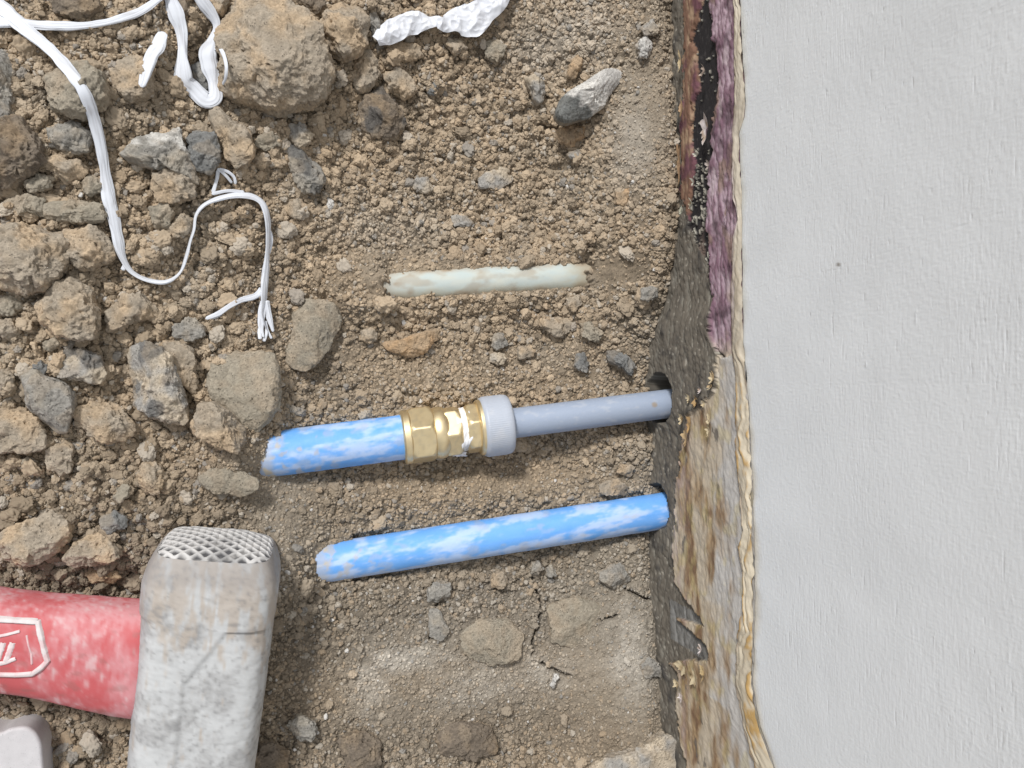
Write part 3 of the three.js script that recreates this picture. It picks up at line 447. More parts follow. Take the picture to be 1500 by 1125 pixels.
{
  const o = new THREE.Group(); o.position.copy(A1.a);
  const at = (px) => PXP(A1, px > 590 ? 590 + (px - 590) * (px > 800 ? 1 : 0.965) : px), mm = mmAt(A1.a.clone().addScaledVector(A1.d, at(680)));
  lathe(A1, dense(-0.014, at(598), A1.r, 240), 96, plasticMat, 'blue_pipe', o, (r, th, s) => r + 0.00025 * noise(s * 120, th, 3), blueDust(A1.r, 0, 0.2));
  const brassC = (th, s) => { const t = fbm(s * 300, Math.sin(th) * 4, Math.cos(th) * 4, 3); const c = mix3([0.94, 0.78, 0.49], [0.83, 0.67, 0.40], clamp(t + 0.3)); const d = 0.2 * sstep(0.1, 0.35, noise(s * 500, th * 3, 8)); return mix3(c, [0.5, 0.43, 0.32], d); };
  const hex = (R, rot, chA, chB) => (r0, th) => { const a = ((th + rot) % (Math.PI / 3) + Math.PI / 3) % (Math.PI / 3) - Math.PI / 6; return Math.min(r0, R * 0.866 / Math.cos(a)); };
  const nut = (p0, p1, R, rot, name) => { const s0 = at(p0), s1 = at(p1), r = R * mm, e = 0.0004; lathe(A1, [[s0, r * 0.86], [s0 + 0.0002, r * 0.88], [s0 + 0.0012, r * 0.955], [s0 + 0.0026, r * 0.985], ...dense(s0 + 0.003, s1 - 0.003, r * 0.985, 6), [s1 - 0.0026, r * 0.985], [s1 - 0.0012, r * 0.955], [s1 - e, r * 0.88], [s1, r * 0.86]], 180, brass, name, o, hex(r, rot), brassC); };
  const ring = (p0, p1, R, name, mat = brass, cf = brassC, rf, n = 96) => { const s0 = at(p0), s1 = at(p1), r = R * mm; return lathe(A1, [[s0, r - 0.0012], [s0 + 0.0003, r - 0.0005], [s0 + 0.001, r], ...dense(s0 + 0.0012, s1 - 0.0012, r, 14), [s1 - 0.001, r], [s1 - 0.0003, r - 0.0005], [s1, r - 0.0012]], n, mat, name, o, rf, cf); };
  ring(589, 603, 39, 'nut_collar');
  nut(599, 637, 42.5, 0.3, 'compression_nut');
  { const s0 = at(632), s1 = at(660), r = 36 * mm; lathe(A1, [[s0, r * 0.9], [s0 + 0.001, r * 0.98], [s0 + 0.003, r * 1.04], [s0 + 0.005, r * 1.06], [s0 + 0.0075, r * 1.03], [s1 - 0.001, r * 0.93], [s1, r * 0.86]], 96, brass, 'coupling_body', o, null, brassC); }
  nut(649, 677, 38, 0.95, 'body_hexagon');
  { const s0 = at(670), s1 = at(691), r = 32 * mm, rows = dense(s0, s1, r, 40);
    lathe(A1, rows, 110, vmat(0.75), 'thread_tape', o, (q, th, s) => q + 0.0009 * noise(s * 420, th * 1.4, 2) + 0.0012 * noise(s * 160, th * 2.2, 7) + 0.0005 * noise(s * 900 + th * 3, th * 4, 4), () => [0.86, 0.87, 0.9]);
    // loose end of the tape hanging at the lower side
    const P0 = A1.a.clone().addScaledVector(A1.d, at(676)).add(new THREE.Vector3(0, 0.004, 0.0122)), n = 24;
    part(grid(12, n, (i, j, p, c) => { const u = i / 11 - 0.5, v = j / (n - 1); p[0] = P0.x - o.position.x + u * 0.0075 + 0.002 * noise(v * 3, u * 3, 1); p[1] = P0.y - o.position.y - v * 0.007 + 0.0015 * noise(v * 5, u * 6, 4); p[2] = P0.z - o.position.z + 0.0022 * Math.sin(v * 2.4) + 0.001 * noise(v * 6, u * 6, 9); c[0] = c[1] = 0.86; c[2] = 0.9; }), vmat(0.75), 'tape_end', o); }
  nut(685, 708, 38, 0.3, 'adapter_hexagon');
  ring(703, 713, 41, 'brass_ring');
  const greyC = (th, s) => { const n = fbm(s * 160, Math.sin(th) * 3, Math.cos(th) * 3, 3), f = noise(s * 900, th * 14, 3); const d = sstep(0.12, 0.4, n) * 0.35; const c = mix3([0.33, 0.39, 0.50], [0.52, 0.54, 0.58], d); const k = 1 + 0.06 * f; return [c[0] * k, c[1] * k, c[2] * k]; };
  const capC = (th, s) => { const f = noise(s * 700, th * 20, 3); const c = mix3([0.44, 0.48, 0.555], [0.56, 0.57, 0.6], 0.4 * sstep(0, 0.4, fbm(s * 120, th * 2, 5, 3))); const k = 1 + 0.05 * f; return [c[0] * k, c[1] * k, c[2] * k]; };
  const s0 = at(709), s1 = at(753), r = 44.5 * mm;
  lathe(A1, [[s0, r * 0.9], [s0 + 0.0004, r * 0.95], [s0 + 0.0014, r * 0.985], ...dense(s0 + 0.002, s1 - 0.004, r, 20), [s1 - 0.0026, r * 0.995], [s1 - 0.0012, r * 0.97], [s1 - 0.0003, r * 0.92], [s1, r * 0.86], [s1, r * 0.5]], 360, pvcMat, 'grey_socket', o, (q, th, s, j) => q + (j > 3 && j < 24 ? 0.00006 * Math.sin(th * 90) : 0), capC);
  lathe(A1, dense(s1 - 0.004, at(975) + 0.06, 22.3 * mm, 200), 96, pvcMat, 'grey_pipe', o, null, (th, s) => { const c = greyC(th, s); const px = (s - at(951)) * 1, a = th - Math.PI * 0; const q = Math.hypot(px, 0.009 * Math.sin(a + 0.12)); return Math.cos(a) > 0 && q < 0.0022 ? mix3(c, [0.34, 0.26, 0.17], 0.75 * sstep(0.0022, 0.001, q + 0.0006 * noise(s * 1500, th * 20, 1))) : c; });
  put(o, 'water_pipe', 'blue pipe joined by a brass coupling to a thin grey pipe entering the wall', 'pipe');
}
{
  const o = new THREE.Group(); o.position.copy(A2.a);
  lathe(A2, dense(-0.028, A2.e.distanceTo(A2.a), A2.r, 420), 96, plasticMat, 'pipe_wall', o, (r, th, s) => r + 0.00022 * noise(s * 90, th, 8), blueDust(A2.r, 40, 1));
  put(o, 'water_pipe', 'plain dusty blue pipe lying lowest in the trench, running into the wall', 'pipe');
}
{
  const o = new THREE.Group(); o.position.copy(A3.a);
  lathe(A3, dense(-0.012, A3.e.distanceTo(A3.a), A3.r, 300), 80, vmat(0.7), 'pipe_wall', o, (r, th, s) => r + 0.00015 * noise(s * 70, th * 2, 2), (th, s) => { const n = fbm(s * 90, Math.sin(th) * 2, 3, 4); const yy = Math.sin(th) * A3.r; let c = mix3([0.49, 0.56, 0.55], [0.57, 0.585, 0.52], clamp(0.4 + 1.2 * n)); c = mix3(c, [0.46, 0.44, 0.28], 0.4 * sstep(0.2, 0.8, Math.sin(th)) + 0.4 * sstep(0.105, 0.12, s + 0.01 * n)); c = mix3(c, SOIL, clamp(0.5 * sstep(0.02, 0.3, fbm(s * 60, yy * 120, 1, 4)) + 0.75 * sstep(0.016, -0.004, s + 0.01 * n) + 0.6 * sstep(0.105, 0.122, s + 0.01 * n) + 0.5 * sstep(0.35, 0.8, Math.abs(Math.sin(th)) + 0.4 * n))); return c; });
  put(o, 'buried_pipe', 'whitish pale green pipe half buried in soil above the brass coupling', 'pipe');
}

// ---------------------------------------------------------------- white twine and the plastic strip
function strand(pts, width, name, label, parent, o) {                            // pts in photo columns and rows, with optional width factor and lift
  const P3 = pts.map(([x, y, w = 1, l = 0]) => { let q = G(x, y, 0.012); for (let k = 0; k < 3; k++) q = G(x, y, surfY(q.x, q.z) + 0.0012 + l); return [q, w]; });
  for (let k = 0; k < 2; k++) { const ys = P3.map((p) => p[0].y); P3.forEach((p, i) => { if (i && i < P3.length - 1) p[0].y = Math.max(ys[i] - 0.001, (ys[i - 1] + 2 * ys[i] + ys[i + 1]) / 4); }); }
  const cv = new THREE.CatmullRomCurve3(P3.map((p) => p[0]), false, 'centripetal'), L = cv.getLength(), n = Math.max(30, Math.round(L / 0.0009)), M = 40;
  const ctr = Array.from({ length: n }, (_, j) => cv.getPointAt(j / (n - 1)));
  const wAt = (t) => { const f = t * (P3.length - 1), i = Math.min(P3.length - 2, Math.floor(f)); return lerp(P3[i][1], P3[i + 1][1], f - i); };
  const up = new THREE.Vector3(0, 1, 0), T = new THREE.Vector3(), S = new THREE.Vector3(), U = new THREE.Vector3();
  const g = grid(M, n, (i, j, p, c) => {
    const t = j / (n - 1), s = t * L, q = ctr[j]; T.copy(ctr[Math.min(n - 1, j + 1)]).sub(ctr[Math.max(0, j - 1)]).normalize(); S.crossVectors(T, up).normalize(); U.crossVectors(S, T);
    const th = (i / M) * 2 * Math.PI, tw = 2.2 * noise(s * 22 + o, 3, o) + s * 14, endT = sstep(0, 0.02, t) * sstep(1, 0.985, t);
    const w = width * wAt(t) * (1 + 0.34 * noise(s * 60, o, 1) + 0.16 * noise(s * 170, o, 4)) * (0.35 + 0.65 * endT), h = w * (0.3 + 0.14 * noise(s * 50, o, 8));
    let a = Math.cos(th) * w, b = Math.sin(th) * h; const sn = noise(Math.cos(th) * 3.2 + s * 40, Math.sin(th) * 2 + o, s * 22), s2 = noise(Math.cos(th) * 8 + s * 60 + o, Math.sin(th) * 5, s * 30), str = 1 + 0.30 * sn + 0.24 * s2 + 0.06 * noise(th * 9, s * 260, 6);
    a *= str; b *= str; const ct = Math.cos(tw * 0.35), st = Math.sin(tw * 0.35), a2 = a * ct - b * st * 0.6, b2 = (a * st * 0.5 + b * ct);
    p[0] = q.x + S.x * a2 + U.x * b2 - parent.position.x; p[1] = q.y + S.y * a2 + U.y * b2 + h * 0.5 - parent.position.y; p[2] = q.z + S.z * a2 + U.z * b2 - parent.position.z;
    const d = 0.3 * sstep(0.1, 0.45, noise(s * 120 + o, th, 11)) + 0.25 * sstep(0, -0.4, s2); c[0] = lerp(0.70, 0.36, d); c[1] = lerp(0.73, 0.35, d); c[2] = lerp(0.79, 0.36, d);
  }, true);
  return part(g, twineMat, name, parent);
}
const twineMat = vmat(0.55);
function twine(label, strands, wd = 0.0028) { const o = new THREE.Group(); o.position.copy(G(strands[0][1][0], strands[0][1][1])); strands.forEach(([name, ...pts], k) => strand(pts, name === 'fibre' ? wd * 0.28 : wd, name, label, o, taken.size * 3.1 + k * 7)); put(o, 'white_twine', label, 'twine'); }
twine('long white twine with an S bend, arch and split end on the left soil', [
  ['cord', ...CORDS[0]],
  ['frayed_end', [386, 440, 0.6], [383, 465, 0.6], [383, 482, 0.5], [386, 494, 0.2]], ['frayed_end', [389, 440, 0.6], [394, 465, 0.6], [400, 486, 0.3]],
  ['side_branch', [386, 424, 0.7], [374, 434, 0.6], [352, 440, 0.6], [335, 449, 0.55, 0.0015], [320, 459, 0.45, 0.002], [301, 467, 0.3, 0.002]],
  ['fibre', [388, 470], [392, 484], [398, 496]], ['fibre', [386, 470], [380, 484], [381, 497]], ['fibre', [389, 474], [390, 488], [386, 500]], ['fibre', [332, 451], [320, 463], [309, 466]], ['fibre', [176, 372], [183, 386], [180, 396]], ['fibre', [392, 330], [398, 350], [394, 372]], ['fibre', [156, 270], [164, 282], [163, 300]],
  ['fibre', [312, 283], [318, 262], [320, 248], [332, 250], [343, 260], [345, 270]], ['fibre', [318, 247], [330, 256], [340, 268]], ['fibre', [310, 284], [335, 279], [358, 282]]]);
twine('white twine loop hanging from the top edge left of the largest boulder', [
  ['cord', ...CORDS[1]],
  ['fibre', [314, 72], [324, 80], [331, 95], [330, 112], [326, 124]]]);
twine('thin white twine crossing the upper left corner toward the top edge', [['cord', ...CORDS[2]]], 0.0024);
twine('short frayed piece of white twine left of the twine loop', [['cord', [240, 47, 0.7], [236, 58, 1.1], [231, 70, 1.1], [225, 84, 0.9], [214, 104, 0.8], [208, 128, 0.5]]], 0.0026);
{
  const pts = [[551, 58, 16], [562, 54, 26], [582, 42, 33], [608, 33, 31], [630, 31, 19], [641, 31, 15], [650, 34, 22], [668, 33, 37], [690, 30, 47], [708, 19, 38], [724, 7, 28], [738, -8, 20], [748, -26, 18]];
  const C = pts.map(([x, y]) => { let q = G(x, y, 0.02); for (let k = 0; k < 3; k++) q = G(x, y, surfY(q.x, q.z) + 0.004); return q; });
  const ym = C.reduce((s, q) => s + q.y, 0) / C.length; C.forEach((q) => { q.y = lerp(q.y, ym, 0.5); });
  const cv = new THREE.CatmullRomCurve3(C, false, 'centripetal'), n = 260, m = 70, T = new THREE.Vector3(), q = new THREE.Vector3();
  const g = grid(m, n, (i, j, p, c) => {
    const t = j / (n - 1), f = t * (pts.length - 1), k = Math.min(pts.length - 2, Math.floor(f)), w = lerp(pts[k][2], pts[k + 1][2], f - k) * 0.5 * 0.00039, u = (i / (m - 1)) * 2 - 1;
    cv.getPoint(t, q); cv.getTangent(t, T); const s = t * 0.085, nx = T.z, nz = -T.x, ww = w * (1 + 0.18 * noise(s * 110, u > 0 ? 1 : 5, 3)), x = q.x + nx * u * ww, z = q.z + nz * u * ww;
    const cr = (1 - Math.abs(noise(x * 130, 2, z * 130)) * 2) * 0.0013 + (1 - Math.abs(noise(x * 75, 7, z * 75 + x * 40)) * 2) * 0.0012 + (1 - Math.abs(noise(x * 260, 3, z * 260)) * 2) * 0.0006;
    p[0] = x; p[1] = q.y + cr - 0.0012 * u * u; p[2] = z; const d = 0.25 * sstep(0.2, 0.5, noise(x * 160, 8, z * 160)); c[0] = lerp(0.68, 0.5, d); c[1] = lerp(0.70, 0.49, d); c[2] = lerp(0.75, 0.48, d);
  });
  put(new THREE.Mesh(g, vmat(0.45)), 'plastic_strip', 'crumpled torn white plastic strip on the soil at the top edge', 'plastic strip');
}

// ---------------------------------------------------------------- hammer
{
  const o = new THREE.Group(); o.position.copy(G(301, 965, 0.034));
  const Z = new THREE.Vector3(-0.115, -0.13, 1).normalize(), X = new THREE.Vector3(1, 0.02, 0.115); X.addScaledVector(Z, -X.dot(Z)).normalize();
  const Y = new THREE.Vector3().crossVectors(Z, X); o.quaternion.setFromRotationMatrix(new THREE.Matrix4().makeBasis(X, Y, Z)); o.updateMatrixWorld(true);
  const HW = 0.0308, HH = 0.029, NE = 4.6, z0 = -0.058;
  const sec = (th, n = NE) => { const c = Math.cos(th), s = Math.sin(th), r = Math.pow(Math.pow(Math.abs(c), n) + Math.pow(Math.abs(s), n), -1 / n); return [c * r, s * r]; };
  const prof = (z) => { const d = z - z0; return d < 0.016 ? lerp(0.83, 1, Math.pow(Math.sin(clamp(d / 0.016) * Math.PI / 2), 0.8)) : 1 - 0.02 * sstep(0.016, 0.04, d) - 0.03 * sstep(0.04, 0.15, d); };
  const steelC = (x, y, z) => {
    const n = fbm(x * 70, y * 70 + 4, z * 70, 4), f = fbm(x * 420, y * 420, z * 420, 3), st = fbm(x * 300, y * 60, z * 70, 3);
    let c = mix3([0.55, 0.56, 0.565], [0.40, 0.40, 0.40], sstep(-0.2, 0.4, n + 0.5 * f)); c = mix3(c, [0.44, 0.35, 0.265], 0.55 * sstep(0.0, 0.32, st + 0.45 * sstep(0.0, -0.03, z) - 0.2)); c = mix3(c, [0.24, 0.24, 0.245], 0.5 * sstep(0.14, 0.5, f + 0.5 * n)); c = mix3(c, [0.27, 0.27, 0.28], 0.45 * sstep(-0.022, -0.028, x + 0.002 * n)); c = mix3(c, [0.26, 0.25, 0.25], 0.5 * sstep(z0 + 0.018, z0 + 0.006, z)); return c;
  };
  const nz = 230, steel = vmat(0.75, { metalness: 0.1 });
  part(grid(200, nz, (i, j, p, c) => {
    const th = (i / 200) * 2 * Math.PI, z = lerp(z0, 0.1, j / (nz - 1)), k = prof(z), [cx, cy] = sec(th); let x = cx * HW * k, y = cy * HH * k;
    const diag = 0.004 - sstep(0.035, 0.0, z + 0.028) * 0.0 + (z < 0.0 ? -0.012 + (0.026 + z) * -0.62 + 0.018 : -0.01);
    if (cy > 0.5) y -= 0.0011 * sstep(-0.0262, -0.0256, z) * sstep(diag - 0.0014, diag + 0.0014, x) * sstep(0.0295, 0.0285, x);
    if (cx < -0.5 || x < -0.024) x += 0.0008 * sstep(-0.03, -0.028, z);
    const r = fbm(x * 150, y * 150, z * 150, 3) * 0.00045 + noise(x * 600, y * 600, z * 600) * 0.00016; x += cx * r; y += cy * r;
    p[0] = x; p[1] = y; p[2] = z; const q = steelC(x, y, z); c[0] = q[0]; c[1] = q[1]; c[2] = q[2];
  }, true), steel, 'hammer_head', o);
  part(grid(300, 130, (i, j, p, c) => {
    const th = (i / 300) * 2 * Math.PI, r = 1 - j / 129, [cx, cy] = sec(th, lerp(2.2, NE, r)), x = cx * HW * 0.83 * r, y = cy * HH * 0.83 * r;
    const a = (x + y) * 0.7071 / 0.0047, b = (x - y) * 0.7071 / 0.0047, tri = (t) => Math.abs(((t % 1) + 1) % 1 - 0.5) * 2, g = Math.max(tri(a), tri(b)), wear = sstep(-0.35, 0.35, noise(x * 60, y * 60, 2) + 0.35 - 0.3 * (y / HH)), ridge = sstep(0.52, 0.82, g) * (0.35 + 0.65 * wear);
    p[0] = x; p[1] = y; p[2] = z0 - 0.0042 * (1 - r * r) - 0.0014 * ridge * sstep(1, 0.93, r) + 0.0002 * noise(x * 400, y * 400, 5);
    const q = mix3(mix3([0.08, 0.08, 0.085], [0.34, 0.33, 0.32], sstep(-0.1, 0.35, fbm(x * 120, y * 120, 6, 3))), [0.60, 0.59, 0.58], ridge); c[0] = q[0]; c[1] = q[1]; c[2] = q[2];
  }, true), vmat(0.7), 'striking_face', o);
  // handle
  const hz = (x) => lerp(0.0275, 0.0238, sstep(-0.026, -0.075, x)) - 0.0012 * Math.exp(-Math.pow((x + 0.085) / 0.018, 2)), hc = (x) => lerp(-0.001, -0.0045, sstep(-0.026, -0.09, x)) + (x + 0.03) * 0.055, hy = 0.0185, hY = 0.004;
  const topY = (x, z) => hY + hy * Math.pow(Math.max(0, 1 - Math.pow(Math.abs((z - hc(x)) / hz(x)), 2.7)), 1 / 2.7);
  const redC = (x, z, y) => { const n = fbm(x * 60, y * 60, z * 40, 4), f = fbm(x * 380, y * 300, z * 150, 4, 0.6), e = sstep(-0.055, -0.03, x); let t = sstep(-0.25, 0.45, n + 0.6 * f + 0.22 * e); const edge = sstep(0.6, 1, Math.abs((z - hc(x)) / hz(x))); t = clamp(t + 0.35 * edge * sstep(-0.2, 0.3, f + 0.2)); t = 0.25 + 0.75 * t; let c = mix3([0.50, 0.05, 0.055], [0.62, 0.29, 0.31], t * 0.9); c = mix3(c, [0.64, 0.60, 0.60], 0.4 * sstep(0.1, 0.5, f + 0.4 * n)); return mix3(c, [0.3, 0.14, 0.13], 0.4 * sstep(0.34, 0.5, noise(x * 160, 3, z * 260))); };
  part(grid(150, 300, (i, j, p, c) => {
    const th = -(i / 150) * 2 * Math.PI, v = j / 299, x = lerp(-0.024, -0.36, v), [cz, cy] = sec(th, 2.7), k = j === 299 ? 0.001 : Math.min(1, 0.94 + 0.06 * sstep(0, 0.015, v)) * (v > 0.985 ? Math.sqrt(Math.max(0, 1 - Math.pow((v - 0.985) / 0.0155, 2))) : 1);
    const z = hc(x) + cz * hz(x) * k, y = hY + cy * hy * k, r = 0.00035 * fbm(x * 160, y * 160, z * 160, 3); p[0] = x; p[1] = y + cy * r; p[2] = z + cz * r; const q = redC(x, z, y); c[0] = q[0]; c[1] = q[1]; c[2] = q[2];
  }, true), vmat(0.62), 'handle', o);
  // raised badge and the worn strokes of its mark, following the rounded grip
  const toL = (px, py) => o.worldToLocal(G(px, py, 0.056));
  const ribbon = (pts, wpx, h, name, parent, colr, n = 60) => {
    const L = pts.map(([x, y]) => toL(x, y)), cv = new THREE.CatmullRomCurve3(L, false, 'catmullrom', 0.05), T = new THREE.Vector3(), q = new THREE.Vector3(), w = wpx * 0.00017;
    part(grid(7, n, (i, j, p, c) => { const t = j / (n - 1); cv.getPoint(t, q); cv.getTangent(t, T); const u = i / 3 - 1, tap = Math.min(1, Math.min(t, 1 - t) * 14 + 0.35), ww = w * tap * (1 + 0.18 * noise(t * 9, wpx, 1)), l = Math.hypot(T.x, T.z), x = q.x - (T.z / l) * u * ww, z = q.z + (T.x / l) * u * ww; p[0] = x; p[1] = topY(x, z) + h * Math.sqrt(Math.max(0, 1 - u * u * u * u)) - 0.0001; p[2] = z; const s = 1 + 0.14 * noise(x * 500, 3, z * 500), d = sstep(0.15, 0.4, noise(x * 240, 9, z * 240)) * 0.4; const r = mix3(colr, [0.66, 0.36, 0.38], d); c[0] = r[0] * s; c[1] = r[1] * s; c[2] = r[2] * s; }), vmat(0.7), name, parent);
  };
  const seat = new THREE.Group(); seat.name = 'badge'; o.add(seat);
  ribbon([[-110, 905], [-20, 908], [20, 911], [54, 913]], 7, 0.0012, 'badge_rim', seat, [0.68, 0.62, 0.62]); ribbon([[53, 911], [60, 932], [66, 955], [70, 970]], 8, 0.0012, 'badge_rim', seat, [0.68, 0.62, 0.62]);
  ribbon([[70, 968], [60, 979], [46, 989], [20, 991], [-40, 991], [-110, 990]], 7, 0.0012, 'badge_rim', seat, [0.66, 0.58, 0.58]);
  ribbon([[19, 941], [14, 955], [8, 970]], 8, 0.0006, 'mark_stroke', seat, [0.72, 0.62, 0.62]); ribbon([[5, 941], [2, 952], [-4, 967]], 7, 0.0006, 'mark_stroke', seat, [0.72, 0.62, 0.62]); ribbon([[-10, 975], [6, 972], [23, 965]], 6, 0.0006, 'mark_stroke', seat, [0.72, 0.62, 0.62]); ribbon([[-12, 934], [8, 930], [29, 925]], 4, 0.0006, 'mark_stroke', seat, [0.72, 0.62, 0.62]); ribbon([[39, 930], [42, 945], [46, 958], [46, 974]], 3, 0.0004, 'scratch', seat, [0.66, 0.45, 0.46]);
  ribbon([[-14, 941], [-19, 955], [-26, 970]], 8, 0.0006, 'mark_stroke', seat, [0.72, 0.62, 0.62]);
  put(o, 'sledge_hammer', 'dusty club hammer with waffle face, grey steel head and red handle', 'hammer');
}
{ // pale object cut off by the corner of the picture
  const h = 0.034, pts = [[-70, 1078], [0, 1074], [14, 1068], [38, 1066], [50, 1073], [59, 1088], [62, 1112], [64, 1150], [64, 1220], [-70, 1220]].map(([x, y]) => G(x, y, h)), c0 = pts[0], rim = new THREE.CatmullRomCurve3(pts, true, 'centripetal').getPoints(160);
  const sh = new THREE.Shape(rim.map((p) => new THREE.Vector2(p.x - c0.x, -(p.z - c0.z))));
  const g = new THREE.ExtrudeGeometry(sh, { depth: 0.024, bevelEnabled: true, bevelSize: 0.0015, bevelThickness: 0.0018, bevelSegments: 4, bevelOffset: -0.0015, curveSegments: 8 }); g.rotateX(-Math.PI / 2);
  const c = document.createElement('canvas'); c.width = c.height = 512; const x = c.getContext('2d'), im = x.createImageData(512, 512);
  for (let i = 0; i < 512 * 512; i++) { const u = i % 512, v = (i / 512) | 0, n = 196 + 10 * fbm(u / 40, v / 40, 3, 3) + 14 * (hash2(u, v, 3) - 0.5) - 40 * (hash2(u >> 1, v >> 1, 9) > 0.994 ? 1 : 0); im.data[i * 4] = n; im.data[i * 4 + 1] = n * 0.99; im.data[i * 4 + 2] = n * 1.0; im.data[i * 4 + 3] = 255; }
  x.putImageData(im, 0, 0); const t = new THREE.CanvasTexture(c); t.colorSpace = THREE.SRGBColorSpace; t.wrapS = t.wrapT = THREE.RepeatWrapping; t.repeat.set(18, 18);
  const m = new THREE.Mesh(g, new THREE.MeshStandardMaterial({ map: t, roughness: 0.6 })); m.position.set(c0.x, h - 0.026, c0.z);
  put(m, 'grey_block', 'smooth pale grey block with a rounded corner in the bottom left corner', 'block');
}

